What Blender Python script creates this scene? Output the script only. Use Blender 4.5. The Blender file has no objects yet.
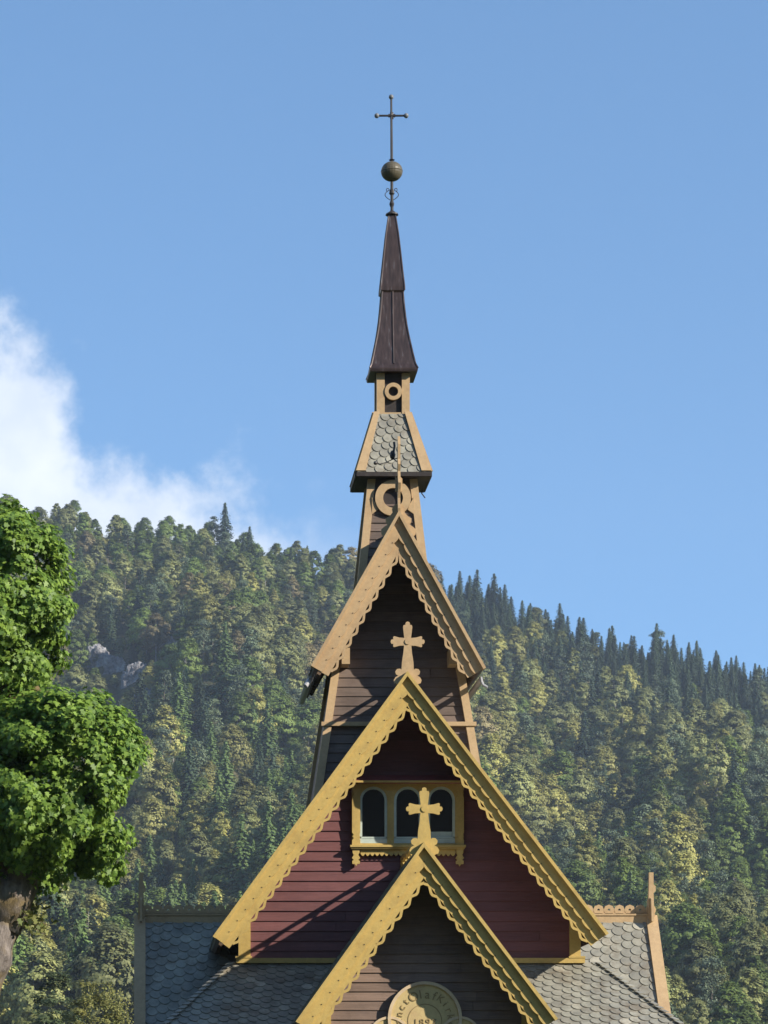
import bpy, bmesh, math, random
import numpy as np
from mathutils import Vector, Matrix
R = math.radians
PI = math.pi
rng = np.random.default_rng(11)
random.seed(5)
SC = bpy.context.scene
COL = SC.collection
F = 3000.0; VX = 146.0; VY = 1141.0; EYE = 1.7
AX = 4.35                      # church axis
BASE = Vector((AX, 50.0, 0.0))

def P(px, py, D):
    return Vector(((px-VX)*D/F, D, EYE+(VY-py)*D/F))
def X_(px, D): return (px-VX)*D/F
def Z_(py, D): return EYE+(VY-py)*D/F

# ------------------------------------------------------------------ materials
def new_mat(name):
    m = bpy.data.materials.new(name); m.use_nodes = True
    nt = m.node_tree; nt.nodes.clear()
    out = nt.nodes.new('ShaderNodeOutputMaterial'); b = nt.nodes.new('ShaderNodeBsdfPrincipled')
    nt.links.new(b.outputs[0], out.inputs[0])
    return m, nt, b, out
def N(nt, t, **kw):
    n = nt.nodes.new(t)
    for k, v in kw.items():
        if k.startswith('i_'): n.inputs[k[2:].replace('_', ' ')].default_value = v
        else: setattr(n, k, v)
    return n
def ramp(nt, stops, fac):
    r = nt.nodes.new('ShaderNodeValToRGB'); e = r.color_ramp.elements
    while len(e) < len(stops): e.new(.5)
    for el, (p, c) in zip(e, stops):
        el.position = p; el.color = (c[0], c[1], c[2], 1)
    nt.links.new(fac, r.inputs[0]); return r
def mixc(nt, a, b, fac, mode='MIX'):
    n = nt.nodes.new('ShaderNodeMix'); n.data_type = 'RGBA'; n.blend_type = mode
    for s, v in ((n.inputs[6], a), (n.inputs[7], b), (n.inputs[0], fac)):
        if isinstance(v, (int, float)): s.default_value = v
        elif isinstance(v, (tuple, list)): s.default_value = (v[0], v[1], v[2], 1)
        else: nt.links.new(v, s)
    return n.outputs[2]
def sc_(c, k): return tuple(x*k for x in c)

def paint_mat(name, col, var=.12, rough=.6, stretch=(1, 1, 1), grime=(.10, .08, .06), grime_amt=.55, island=.0, bump=.25, flake=None):
    m, nt, b, out = new_mat(name)
    tc = N(nt, 'ShaderNodeTexCoord'); mp = N(nt, 'ShaderNodeMapping'); mp.inputs['Scale'].default_value = stretch
    nt.links.new(tc.outputs['Object'], mp.inputs[0])
    n1 = N(nt, 'ShaderNodeTexNoise', i_Scale=9.0, i_Detail=6.0, i_Roughness=.65); nt.links.new(mp.outputs[0], n1.inputs[0])
    n2 = N(nt, 'ShaderNodeTexNoise', i_Scale=2.6, i_Detail=8.0, i_Roughness=.72); nt.links.new(tc.outputs['Object'], n2.inputs[0])
    r1 = ramp(nt, [(.25, sc_(col, 1-var)), (.75, sc_(col, 1+var))], n1.outputs[0])
    g = ramp(nt, [(.48, (0, 0, 0)), (.78, (grime_amt,)*3)], n2.outputs[0])
    c = mixc(nt, r1.outputs[0], grime, g.outputs[0])
    if flake:
        n3 = N(nt, 'ShaderNodeTexNoise', i_Scale=28.0, i_Detail=4.0, i_Roughness=.7); nt.links.new(mp.outputs[0], n3.inputs[0])
        f3 = ramp(nt, [(.64, (0, 0, 0)), (.70, (.7,)*3)], n3.outputs[0])
        c = mixc(nt, c, flake, f3.outputs[0])
    if island:
        gi = N(nt, 'ShaderNodeNewGeometry'); ri = ramp(nt, [(0, (1-island,)*3), (1, (1+island,)*3)], gi.outputs['Random Per Island'])
        c = mixc(nt, c, ri.outputs[0], 1.0, 'MULTIPLY')
    nt.links.new(c, b.inputs['Base Color'])
    b.inputs['Roughness'].default_value = rough
    b.inputs['Specular IOR Level'].default_value = .3
    bp = N(nt, 'ShaderNodeBump'); bp.inputs['Strength'].default_value = bump; bp.inputs['Distance'].default_value = .01
    nt.links.new(n1.outputs[0], bp.inputs['Height']); nt.links.new(bp.outputs[0], b.inputs['Normal'])
    return m

M = {}
M['yellow'] = paint_mat('ochre yellow paint', (.455, .318, .098), grime=(.22, .14, .05), stretch=(2, 2, 2), flake=(.34, .25, .10))
M['tan'] = paint_mat('tan paint', (.42, .29, .155), grime=(.24, .14, .07), stretch=(2, 2, 2), flake=(.32, .20, .10))
M['red'] = paint_mat('oxblood siding paint', (.148, .058, .055), stretch=(.35, 1, 5), var=.2, island=.13, grime=(.075, .03, .035), flake=(.10, .045, .045), rough=.55)
M['brown'] = paint_mat('brown siding stain', (.135, .097, .075), stretch=(.3, 1, 6), var=.28, island=.18, grime=(.05, .03, .025), flake=(.20, .13, .10))
M['porchbrown'] = paint_mat('porch siding stain', (.20, .135, .10), stretch=(.3, 1, 6), var=.25, island=.16, grime=(.07, .045, .035), flake=(.26, .17, .13))
M['canopyred'] = paint_mat('canopy red paint', (.30, .085, .08), stretch=(1, 1, 1))
M['casing'] = paint_mat('pale blue green casing', (.42, .48, .42), grime=(.3, .3, .2))
M['dark'] = paint_mat('dark wood and painted shade', (.028, .022, .02), island=.2)  # also paints the ring opening's darkness and the bargeboards' shadow dots
M['soffit'] = paint_mat('soffit boards', (.11, .075, .05), island=.2)
M['letter'] = paint_mat('lettering paint', (.27, .19, .08), grime_amt=.1)
M['signface'] = paint_mat('sign face paint', (.50, .38, .17), grime=(.35, .2, .12), stretch=(1.5,)*3)
M['signrim'] = paint_mat('sign rim paint', (.55, .42, .26), grime=(.35, .2, .12))
M['stone'] = paint_mat('foundation stone', (.26, .25, .23), var=.3, island=.2)

def slate_mat():
    m, nt, b, out = new_mat('slate scales')
    gi = N(nt, 'ShaderNodeNewGeometry'); tc = N(nt, 'ShaderNodeTexCoord')
    r = ramp(nt, [(0, (.19, .205, .20)), (.35, (.215, .23, .225)), (.7, (.24, .26, .25)), (.96, (.27, .285, .27)), (1, (.36, .375, .355))], gi.outputs['Random Per Island'])
    n2 = N(nt, 'ShaderNodeTexNoise', i_Scale=3.0, i_Detail=7.0, i_Roughness=.7); nt.links.new(tc.outputs['Object'], n2.inputs[0])
    r2 = ramp(nt, [(.3, (.58, .57, .55)), (.6, (1.1, 1.08, 1.02))], n2.outputs[0])
    c = mixc(nt, r.outputs[0], r2.outputs[0], 1.0, 'MULTIPLY')
    n3 = N(nt, 'ShaderNodeTexNoise', i_Scale=2.3, i_Detail=9.0, i_Roughness=.78); nt.links.new(tc.outputs['Object'], n3.inputs[0])
    r3 = ramp(nt, [(.50, (0, 0, 0)), (.62, (.75,)*3)], n3.outputs[0])
    c = mixc(nt, c, (.13, .115, .09), r3.outputs[0])
    c = mixc(nt, c, (1.12, 1.0, .86), 1.0, 'MULTIPLY')
    nt.links.new(c, b.inputs['Base Color']); b.inputs['Roughness'].default_value = .55
    bp = N(nt, 'ShaderNodeBump'); bp.inputs['Strength'].default_value = .4; bp.inputs['Distance'].default_value = .01
    nt.links.new(n2.outputs[0], bp.inputs['Height']); nt.links.new(bp.outputs[0], b.inputs['Normal'])
    return m
M['slate'] = slate_mat()

def copper_mat():
    m, nt, b, out = new_mat('weathered dark copper')
    tc = N(nt, 'ShaderNodeTexCoord'); mp = N(nt, 'ShaderNodeMapping'); mp.inputs['Scale'].default_value = (5, 5, .8)
    nt.links.new(tc.outputs['Object'], mp.inputs[0])
    n1 = N(nt, 'ShaderNodeTexNoise', i_Scale=4.0, i_Detail=6.0); nt.links.new(mp.outputs[0], n1.inputs[0])
    r1 = ramp(nt, [(.3, (.030, .020, .018)), (.60, (.060, .038, .034)), (.74, (.13, .125, .125))], n1.outputs[0])
    nt.links.new(r1.outputs[0], b.inputs['Base Color']); b.inputs['Metallic'].default_value = .35
    b.inputs['Roughness'].default_value = .42
    return m
M['copper'] = copper_mat()
M['iron'] = paint_mat('dark iron', (.035, .03, .028), rough=.4)
M['ball'] = paint_mat('bronze ball', (.10, .085, .055), rough=.45, grime=(.03, .025, .02), stretch=(.6, .6, 4))
M['zinc'] = paint_mat('zinc sheet', (.34, .33, .33), rough=.35)
M['steel'] = paint_mat('grey metal knob', (.16, .17, .18), rough=.3)

def glass_mat():
    m, nt, b, out = new_mat('dark window glass')
    b.inputs['Base Color'].default_value = (.010, .011, .012, 1); b.inputs['Roughness'].default_value = .10; b.inputs['Specular IOR Level'].default_value = .4
    return m
M['glass'] = glass_mat()

def foliage(name, c1, c2, trans=.25, rough=.6, objvar=.34, gloss=.25):
    m, nt, b, out = new_mat(name)
    gi = N(nt, 'ShaderNodeNewGeometry'); oi = N(nt, 'ShaderNodeObjectInfo')
    r = ramp(nt, [(0, c1), (1, c2)], gi.outputs['Random Per Island'])
    v = ramp(nt, [(0, (1-objvar, 1-objvar, 1-objvar)), (.5, (1, 1, 1)), (1, (1+objvar*1.05, 1+objvar, 1+objvar*.6))], oi.outputs['Random'])
    c = mixc(nt, r.outputs[0], v.outputs[0], 1.0, 'MULTIPLY')
    nt.links.new(c, b.inputs['Base Color']); b.inputs['Roughness'].default_value = rough
    b.inputs['Specular IOR Level'].default_value = gloss
    tr = nt.nodes.new('ShaderNodeBsdfTranslucent'); nt.links.new(c, tr.inputs[0])
    ms = nt.nodes.new('ShaderNodeMixShader'); ms.inputs[0].default_value = trans
    nt.links.new(b.outputs[0], ms.inputs[1]); nt.links.new(tr.outputs[0], ms.inputs[2]); nt.links.new(ms.outputs[0], out.inputs[0])
    return m
LEAF = {
 'olive': foliage('olive birch foliage', (.165, .18, .066), (.30, .31, .12)),
 'yellow': foliage('yellow green birch foliage', (.25, .245, .07), (.41, .39, .13)),
 'rust': foliage('rusty autumn foliage', (.20, .165, .08), (.30, .25, .12)),
 'green': foliage('fresh green foliage', (.105, .15, .034), (.19, .25, .062)),
 'spruce': foliage('dark spruce needles', (.022, .040, .022), (.052, .078, .036), trans=.08),
 'bluegreen': foliage('young spruce needles', (.062, .105, .026), (.13, .185, .05), trans=.1),
 'pine': foliage('grey green pine needles', (.08, .11, .065), (.15, .185, .10), trans=.1),
}
M['maple'] = foliage('maple leaves', (.07, .14, .02), (.26, .38, .06), trans=.36, rough=.5, objvar=0, gloss=.35)
M['sprig'] = foliage('pale maple shoots', (.12, .15, .04), (.24, .24, .08), trans=.3, rough=.45, objvar=0)
M['weep'] = foliage('weeping birch leaves', (.16, .17, .045), (.30, .28, .09), trans=.3, objvar=0)
M['weepgreen'] = foliage('dull green leaves', (.07, .10, .04), (.14, .17, .075), trans=.25, objvar=0)
def bark_mat(name, c1, c2, c3=None):
    m, nt, b, out = new_mat(name)
    tc = N(nt, 'ShaderNodeTexCoord'); mp = N(nt, 'ShaderNodeMapping'); mp.inputs['Scale'].default_value = (1, 1, .35)
    nt.links.new(tc.outputs['Object'], mp.inputs[0])
    n1 = N(nt, 'ShaderNodeTexNoise', i_Scale=11.0, i_Detail=9.0, i_Roughness=.7); nt.links.new(mp.outputs[0], n1.inputs[0])
    r = ramp(nt, [(.35, c1), (.62, c2)], n1.outputs[0]); c = r.outputs[0]
    if c3:
        n2 = N(nt, 'ShaderNodeTexNoise', i_Scale=2.2, i_Detail=6.0); nt.links.new(tc.outputs['Object'], n2.inputs[0])
        g = ramp(nt, [(.45, (0, 0, 0)), (.6, (.9,)*3)], n2.outputs[0]); c = mixc(nt, c, c3, g.outputs[0])
    nt.links.new(c, b.inputs['Base Color']); b.inputs['Roughness'].default_value = .9
    bp = N(nt, 'ShaderNodeBump'); bp.inputs['Strength'].default_value = .9; bp.inputs['Distance'].default_value = .04
    nt.links.new(n1.outputs[0], bp.inputs['Height']); nt.links.new(bp.outputs[0], b.inputs['Normal'])
    return m
M['bark'] = bark_mat('bark', (.08, .06, .045), (.20, .16, .13))
M['birchbark'] = bark_mat('pale birch bark', (.16, .14, .12), (.42, .40, .37))
M['maplebark'] = bark_mat('mossy maple bark', (.07, .055, .045), (.24, .20, .17), (.15, .105, .04))

def ground_mat(name, stops, scale=.05, scale2=.8, bump=.6, rock=None):
    m, nt, b, out = new_mat(name)
    tc = N(nt, 'ShaderNodeTexCoord')
    n1 = N(nt, 'ShaderNodeTexNoise', i_Scale=scale, i_Detail=10.0, i_Roughness=.65); nt.links.new(tc.outputs['Object'], n1.inputs[0])
    r = ramp(nt, stops, n1.outputs[0]); c = r.outputs[0]
    n2 = N(nt, 'ShaderNodeTexNoise', i_Scale=scale2, i_Detail=8.0, i_Roughness=.7); nt.links.new(tc.outputs['Object'], n2.inputs[0])
    v = ramp(nt, [(.3, (.6,)*3), (.7, (1.25,)*3)], n2.outputs[0])
    c = mixc(nt, c, v.outputs[0], 1.0, 'MULTIPLY')
    nt.links.new(c, b.inputs['Base Color']); b.inputs['Roughness'].default_value = .95; b.inputs['Specular IOR Level'].default_value = .1
    bp = N(nt, 'ShaderNodeBump'); bp.inputs['Strength'].default_value = bump; bp.inputs['Distance'].default_value = .5
    nt.links.new(n2.outputs[0], bp.inputs['Height']); nt.links.new(bp.outputs[0], b.inputs['Normal'])
    return m
M['grass'] = ground_mat('valley grass', [(.3, (.04, .055, .018)), (.6, (.065, .085, .03))], .2, 3.0)
M['hill'] = ground_mat('hillside undergrowth', [(.3, (.05, .055, .025)), (.5, (.095, .088, .045)), (.64, (.15, .13, .085)), (.75, (.24, .22, .19))], .035, .35)
M['rock'] = ground_mat('grey cliff rock', [(.3, (.12, .11, .11)), (.5, (.27, .26, .26)), (.7, (.42, .41, .40))], .25, 1.1, 1.0)

# ------------------------------------------------------------------ mesh helpers
class MB:
    def __init__(s): s.v = []; s.f = []; s.m = []
    def add(s, vs, fs, mi=0):
        o = len(s.v); s.v += [tuple(v) for v in vs]
        s.f += [tuple(i+o for i in f) for f in fs]; s.m += [mi]*len(fs); return s
    def box(s, x0, x1, y0, y1, z0, z1, mi=0):
        vs = [(x, y, z) for z in (z0, z1) for y in (y0, y1) for x in (x0, x1)]
        return s.add(vs, [(0, 2, 3, 1), (4, 5, 7, 6), (0, 1, 5, 4), (2, 6, 7, 3), (0, 4, 6, 2), (1, 3, 7, 5)], mi)
    def prism(s, pts, off, mi=0):
        n = len(pts); off = Vector(off)
        vs = [Vector(p) for p in pts] + [Vector(p)+off for p in pts]
        fs = [tuple(range(n)), tuple(range(2*n-1, n-1, -1))] + [(i, i+n, (i+1) % n+n, (i+1) % n) for i in range(n)]
        return s.add(vs, fs, mi)
    def beam(s, a, b, w, h, up=(0, 0, 1), mi=0):
        a = Vector(a); b = Vector(b); d = (b-a).normalized(); side = d.cross(Vector(up)).normalized(); u = side.cross(d)
        vs = [p + side*(sx*w/2) + u*(sz*h/2) for p in (a, b) for sx, sz in ((-1, -1), (1, -1), (1, 1), (-1, 1))]
        return s.add(vs, [(0, 1, 2, 3), (7, 6, 5, 4), (0, 4, 5, 1), (1, 5, 6, 2), (2, 6, 7, 3), (3, 7, 4, 0)], mi)
    def tube(s, path, rad, n=8, mi=0, cap=True):
        path = [Vector(p) for p in path]
        if not hasattr(rad, '__len__'): rad = [rad]*len(path)
        rings = []; ref = Vector((.13, .97, .2))
        for i, p in enumerate(path):
            d = (path[min(i+1, len(path)-1)]-path[max(i-1, 0)]).normalized()
            if abs(d.dot(ref)) > .95: ref = Vector((.9, .1, .3))
            a = d.cross(ref).normalized(); b = d.cross(a)
            rings.append([p+(a*math.cos(2*PI*k/n)+b*math.sin(2*PI*k/n))*rad[i] for k in range(n)])
        vs = [v for r in rings for v in r]
        fs = [(i*n+k, i*n+(k+1) % n, (i+1)*n+(k+1) % n, (i+1)*n+k) for i in range(len(path)-1) for k in range(n)]
        if cap: fs += [tuple(range(n-1, -1, -1)), tuple(range((len(path)-1)*n, len(path)*n))]
        return s.add(vs, fs, mi)
    def sphere(s, c, r, n=12, mi=0, sz=1.0):
        prof = [(math.sin(PI*i/(n//2+2)), -math.cos(PI*i/(n//2+2))) for i in range(n//2+3)]
        return s.lathe(c, [(max(a*r, 1e-4), b*r*sz) for a, b in prof], n, mi)
    def lathe(s, c, prof, n=16, mi=0):
        c = Vector(c)
        vs = [c+Vector((r*math.cos(2*PI*k/n), r*math.sin(2*PI*k/n), z)) for r, z in prof for k in range(n)]
        fs = [(i*n+k, i*n+(k+1) % n, (i+1)*n+(k+1) % n, (i+1)*n+k) for i in range(len(prof)-1) for k in range(n)]
        return s.add(vs, fs, mi)
    def clip(s, planes):
        """keep the side each plane normal points away from; planes = [(point, normal)]"""
        bm = bmesh.new(); vs = [bm.verts.new(v) for v in s.v]
        for f, mi in zip(s.f, s.m):
            try: bf = bm.faces.new([vs[i] for i in f]); bf.material_index = mi
            except ValueError: pass
        for co, no in planes:
            g = bm.verts[:]+bm.edges[:]+bm.faces[:]
            bmesh.ops.bisect_plane(bm, geom=g, dist=1e-5, plane_co=Vector(co), plane_no=Vector(no), clear_outer=True)
        bm.verts.index_update()
        s.v = [tuple(v.co) for v in bm.verts]; s.f = [tuple(v.index for v in f.verts) for f in bm.faces]; s.m = [f.material_index for f in bm.faces]
        bm.free(); return s
    def build(s, name, mats, parent=None, base=BASE, smooth=False):
        me = bpy.data.meshes.new(name)
        bx, by, bz = base
        me.from_pydata([(x-bx, y-by, z-bz) for x, y, z in s.v], [], s.f)
        if not isinstance(mats, (list, tuple)): mats = [mats]
        for m in mats: me.materials.append(m)
        if len(mats) > 1: me.polygons.foreach_set('material_index', s.m)
        if smooth: me.polygons.foreach_set('use_smooth', [True]*len(me.polygons))
        bm = bmesh.new(); bm.from_mesh(me); bmesh.ops.recalc_face_normals(bm, faces=bm.faces[:]); bm.to_mesh(me); bm.free()
        me.update()
        o = bpy.data.objects.new(name, me); COL.objects.link(o)
        if parent: o.parent = parent
        return o
def tag(o, label=None, cat=None, group=None, kind=None):
    if label: o['label'] = label
    if cat: o['category'] = cat
    if group: o['group'] = group
    if kind: o['kind'] = kind
    return o
def empty(name, loc, label=None, cat=None, group=None):
    o = bpy.data.objects.new(name, None); o.location = loc; o.empty_display_size = .2; COL.objects.link(o)
    return tag(o, label, cat, group)

# ------------------------------------------------------------------ church pieces
church = empty('wooden_church', BASE, 'wooden stave style church with stacked ochre trimmed gables and slender copper spire', 'church')

def siding(mb, D, z0, z1, pitch, x0, x1, planes, lean=0.0, mi=0):
    """lapped boards facing the viewer; D at z0; lean = how far the face leans back per metre"""
    t = MB(); z = z0; 
    while z < z1:
        jz = random.uniform(-.002, .002)
        xs = [x0, x1]
        xm = random.uniform(x0+.3, x1-.3) if x1-x0 > 2 and random.random() < .55 else None
        spans = [(x0, x1)] if xm is None else [(x0, xm-.006), (xm+.006, x1)]
        for a, b in spans:
            ya = D+lean*(z-z0)-.034+random.uniform(-.003, .003); yb = D+lean*(z+pitch-z0)-.010
            z2 = z+pitch+.012
            vs = [(a, ya, z+jz), (b, ya, z+jz), (b, yb, z2), (a, yb, z2), (a, ya+.03, z+jz), (b, ya+.03, z+jz), (b, yb+.02, z2), (a, yb+.02, z2)]
            t.add(vs, [(0, 1, 2, 3), (4, 5, 1, 0), (7, 6, 5, 4), (3, 2, 6, 7)], mi)
        z += pitch
    t.clip(planes); mb.add(t.v, t.f, mi); return mb

def scales(o, u, v, poly, w=.165, pitch=.135, ang=R(-36), th=.011, mi=0, mb=None):
    """rounded slates on the plane o + a*u + b*v (b runs up the slope); poly = convex outline in (a, b), ccw"""
    o = Vector(o); u = Vector(u).normalized(); v = Vector(v).normalized(); n = u.cross(v).normalized()
    if n.z < 0 or (abs(n.z) < 1e-3 and n.y > 0): n = -n
    t = MB(); ca, sa = math.cos(ang), math.sin(ang)
    def rot(p, q): return (p*ca-q*sa, p*sa+q*ca)
    inv = [(a*ca+b*sa, -a*sa+b*ca) for a, b in poly]
    pmin = min(p for p, q in inv)-w; pmax = max(p for p, q in inv)+w
    qmin = min(q for p, q in inv)-pitch*2; qmax = max(q for p, q in inv)+pitch
    def inside(a, b, mrg):
        for i in range(len(poly)):
            (x0, y0), (x1, y1) = poly[i], poly[(i+1) % len(poly)]
            L = math.hypot(x1-x0, y1-y0)
            if ((x1-x0)*(b-y0)-(y1-y0)*(a-x0))/L < -mrg: return False
        return True
    r = 0; q = qmin
    while q < qmax:
        p = pmin+(w/2 if r % 2 else 0)
        while p < pmax:
            ac, bc = rot(p, q+pitch/2)
            if inside(ac, bc, w):
                jj = random.uniform(-.014, .014); ww = w*.5-.003+random.uniform(-.003, .002); rr = []
                for k in range(8):
                    an = PI+PI*k/7
                    rr.append((p+ww*math.cos(an), q+w*.36+w*.40*math.sin(an)+jj))
                rr = rr+[(p+ww, q+pitch*1.35), (p-ww, q+pitch*1.35)]
                top = []; bot = []
                for (pp, qq) in rr:
                    a, b = rot(pp, qq); h = th*2.1-(qq-q)/(pitch*1.35)*th*1.9
                    top.append(o+u*a+v*b+n*(h+.004)); bot.append(o+u*a+v*b+n*(h-th*.75))
                k = len(rr)
                t.add(top+bot, [tuple(range(k))]+[(i, i+k, (i+1) % k+k, (i+1) % k) for i in range(k)])
            p += w
        q += pitch; r += 1
    pl = []
    for i in range(len(poly)):
        (x0, y0), (x1, y1) = poly[i], poly[(i+1) % len(poly)]
        nn = u*(y1-y0)-v*(x1-x0); pl.append((o+u*x0+v*y0, nn.normalized()))
    t.clip(pl)
    mb = mb or MB(); mb.add(t.v, t.f, mi)
    # solid deck underneath
    pts = [o+u*a+v*b for a, b in poly]; mb.prism(pts, -n*.03, mi)
    return mb

def roof_slope(apex, foot, ya, yb, th=.07, over=.0):
    """half a saddle roof between depth ya and yb; apex/foot = (x, z) of its upper face. Slates on top, boards below"""
    A = Vector((apex[0], 0, apex[1])); B = Vector((foot[0], 0, foot[1])); d = (B-A).normalized(); L = (B-A).length
    o = Vector((foot[0], ya, foot[1])); u = Vector((0, 1, 0)); v = -d
    if B.x > A.x: poly = [(0, 0), (yb-ya, 0), (yb-ya, L), (0, L)]; 
    else: poly = [(0, 0), (yb-ya, 0), (yb-ya, L), (0, L)]
    n = u.cross(v)
    mb = MB()
    if n.z < 0:      # keep the outline counter-clockwise seen from outside
        pass
    scales(o, u, v, poly, mb=mb)
    nrm = n if n.z > 0 else -n
    pts = [(apex[0], ya, apex[1]), (foot[0], ya, foot[1]), (foot[0], yb, foot[1]), (apex[0], yb, apex[1])]
    pts = [Vector(p)-nrm*.032 for p in pts]
    mb.prism(pts, -nrm*th, 1)
    # rafters under the eave
    y = ya+.25
    while y < yb-.1:
        a = Vector((foot[0], y, foot[1]))-nrm*(.032+th+.03)-d*.02; b = a-d*(L*.55)
        mb.beam(a, b, .05, .06, up=nrm, mi=1); y += .3
    sgn = 1 if foot[0] > apex[0] else -1
    mb.clip([((apex[0], 0, 0), (-sgn, 0, 0))])
    return mb

def bargeboard(apex, foot, y, w=.365, per=.23):
    """carved verge board in the plane y (front face of the base board); grows towards -y for the overlay and cap"""
    A = Vector((apex[0], 0, apex[1])); B = Vector((foot[0], 0, foot[1])); d = (B-A).normalized(); L = (B-A).length
    sgn = 1 if foot[0] > apex[0] else -1
    n = Vector((d.z, 0, -d.x)) if sgn > 0 else Vector((-d.z, 0, d.x))
    if n.z > 0: n = -n
    def Q(s, t, yy): p = A+d*s+n*t; return Vector((p.x, yy, p.z))
    mb = MB(); w1 = w-.060
    s0 = -w*1.6
    mb.prism([Q(s0, -.0, y), Q(L, 0, y), Q(L, w1, y), Q(s0, w1, y)], (0, .045, 0))
    k = int(L/per)
    off = L-.10-k*per
    # zigzag ribbon with a slot behind each tooth
    rib = .042; s = off-2*per
    while s < L-.12:
        a0 = (s, w1+.002); a1 = (s+per*.48, w-.008); a2 = (s+per*.66, w-.008); a3 = (s+per, w1+.002)
        def seg(p, q, ww=rib):
            dx, dy = q[0]-p[0], q[1]-p[1]; l = math.hypot(dx, dy); nx, ny = -dy/l*ww/2, dx/l*ww/2
            ex, ey = dx/l*.008, dy/l*.008
            mb.prism([Q(p[0]-ex+nx, p[1]-ey+ny, y+.001*random.random()), Q(q[0]+ex+nx, q[1]+ey+ny, y), Q(q[0]+ex-nx, q[1]+ey-ny, y), Q(p[0]-ex-nx, p[1]-ey-ny, y)], (0, .035, 0))
        seg(a0, a1); seg(a1, a2); seg(a2, a3); 
        s += per
    # scalloped overlay board
    yo = y-.055; w2 = .195; pts = [Q(s0, .0, yo), Q(L-.001, .0, yo)]
    s = L-.001; m = 7; low = []
    while s > s0:
        for i in range(m):
            f = i/m; low.append(Q(s-per*f, w2-.026+.024*math.sin(PI*f)**.7, yo))
        low.append(Q(s-per+.012, w2-.034, yo)); s -= per
    mb.prism(pts+low, (0, .0545, 0))
    # dark dots along the overlay, put in for the scallops' shadow points
    s = off
    while s < L-.05:
        c = Q(s+per*.5, w2-.055, yo-.004)
        mb.box(c.x-.008, c.x+.008, c.y-.003, c.y+.01, c.z-.007, c.z+.007, 1); s += per
    # projecting cap moulding
    yc = yo-.075
    mb.prism([Q(s0, -.035, yc), Q(L+.01, -.035, yc), Q(L+.01, .016, yc), Q(s0, .016, yc)], (0, .19, 0))
    mb.clip([((apex[0]+sgn*.0005, 0, 0), (-sgn, 0, 0))])
    return mb

def ridge_crest(x, z, ya, yb, per=.50):
    """openwork rail of long arches along a ridge"""
    mb = MB(); mb.box(x-.03, x+.03, ya, yb, z-.02, z+.035)
    mb.box(x-.025, x+.025, ya, yb, z+.155, z+.205)
    y = ya+.03
    while y < yb-.1:
        n = 8; hh = .12; e = min(per, yb-y)      # spandrels between lens shaped openings
        for i in range(n):
            f0, f1 = i/n, (i+1)/n
            def lo(f): return .035+hh*(1-math.sin(PI*f)**.6)*.5
            def up(f): return .155-hh*(1-math.sin(PI*f)**.6)*.5
            for za, zb, zc_, zd in ((.034, .034, lo(f1), lo(f0)), (up(f0), up(f1), .156, .156)):
                mb.prism([(x-.018, y+e*f0, z+za), (x-.018, y+e*f1, z+zb), (x-.018, y+e*f1, z+zc_), (x-.018, y+e*f0, z+zd)], (.036, 0, 0))
        y += per
    return mb

def cross_finial(cx, cz, y, k, up=True, mats=1, th=.05):
    """flat sawn cross with flared, knobbed arms and lobed base wings; k = metres per unit"""
    half = [(0, 21.6), (1.8, 21), (2.4, 19.4), (2.2, 18.2), (4.6, 17.6), (5.0, 15.6), (3.6, 4.0), (9, 4.4), (14.4, 5.9), (15.6, 5.2), (15.4, 2.4), (17.2, 2.4), (18.2, 1.0), (18.2, -1.0), (17.2, -2.4), (15.4, -2.4), (15.6, -5.2), (14.4, -5.9), (9, -4.4),
            (3.9, -4.2), (4.6, -12), (6.2, -22), (6.6, -30), (8.5, -29), (11.5, -29.5), (13.4, -32), (12.6, -35.2), (10.2, -36.6), (13.2, -38.2), (15, -41.4), (14, -44.6), (10.8, -45.6), (8.5, -50), (4, -58)]
    pts = [(cx+a*k, y, cz+b*k) for a, b in half] + [(cx-a*k, y, cz+b*k) for a, b in reversed(half[1:])]
    mb = MB(); mb.prism(pts, (0, th, 0))
    r = 3.2*k
    mb.prism([(cx+r*math.cos(2*PI*i/10), y-.015, cz+r*math.sin(2*PI*i/10)) for i in range(10)], (0, .014, 0))
    return mb

def gable_planes(apex, lf, rf, drop):
    """planes that keep what lies under both slopes lowered by drop"""
    out = []
    for f in (lf, rf):
        A = Vector((apex[0], 0, apex[1])); B = Vector((f[0], 0, f[1])); d = (B-A).normalized()
        n = Vector((-d.z, 0, d.x)) if f[0] > apex[0] else Vector((d.z, 0, -d.x))
        if n.z < 0: n = -n
        out.append((A-n*drop, n))
    return out

# ================= nave gable (red) =================
D2 = 50.0; WR = 50.98
ap2 = (X_(406.9, D2), Z_(675.5, D2)); lf2 = (X_(214.6, D2), Z_(937.5, D2)); rf2 = (X_(605.6, D2), Z_(934.7, D2))
zb2 = Z_(961, WR)
BR = 57.0
mb = MB(); pl = gable_planes(ap2, lf2, rf2, .10)
xl, xr = X_(249, WR), X_(571, WR)
siding(mb, WR, zb2, ap2[1], .170, xl-.05, xr+.05, pl+[((xl, 0, 0), (-1, 0, 0)), ((xr, 0, 0), (1, 0, 0))])
mb.prism([(xl, WR+.01, zb2-.3), (xr, WR+.01, zb2-.3), (xr, WR+.01, zb2+.6), (ap2[0], WR+.01, ap2[1]-.2), (xl, WR+.01, zb2+.6)], (0, .06, 0))
for sx, x in ((-1, xl), (1, xr)):     # side walls and back
    mb.box(min(x, x-sx*.06), max(x, x-sx*.06), WR+.075, BR, zb2-.6, zb2+.62)
mb.prism([(xl, BR-.05, zb2-.3), (xr, BR-.05, zb2-.3), (xr, BR-.05, zb2+.6), (ap2[0], BR-.05, ap2[1]-.2), (xl, BR-.05, zb2+.6)], (0, .06, 0))
nave = mb.build('nave_gable', M['red'], church)
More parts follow.
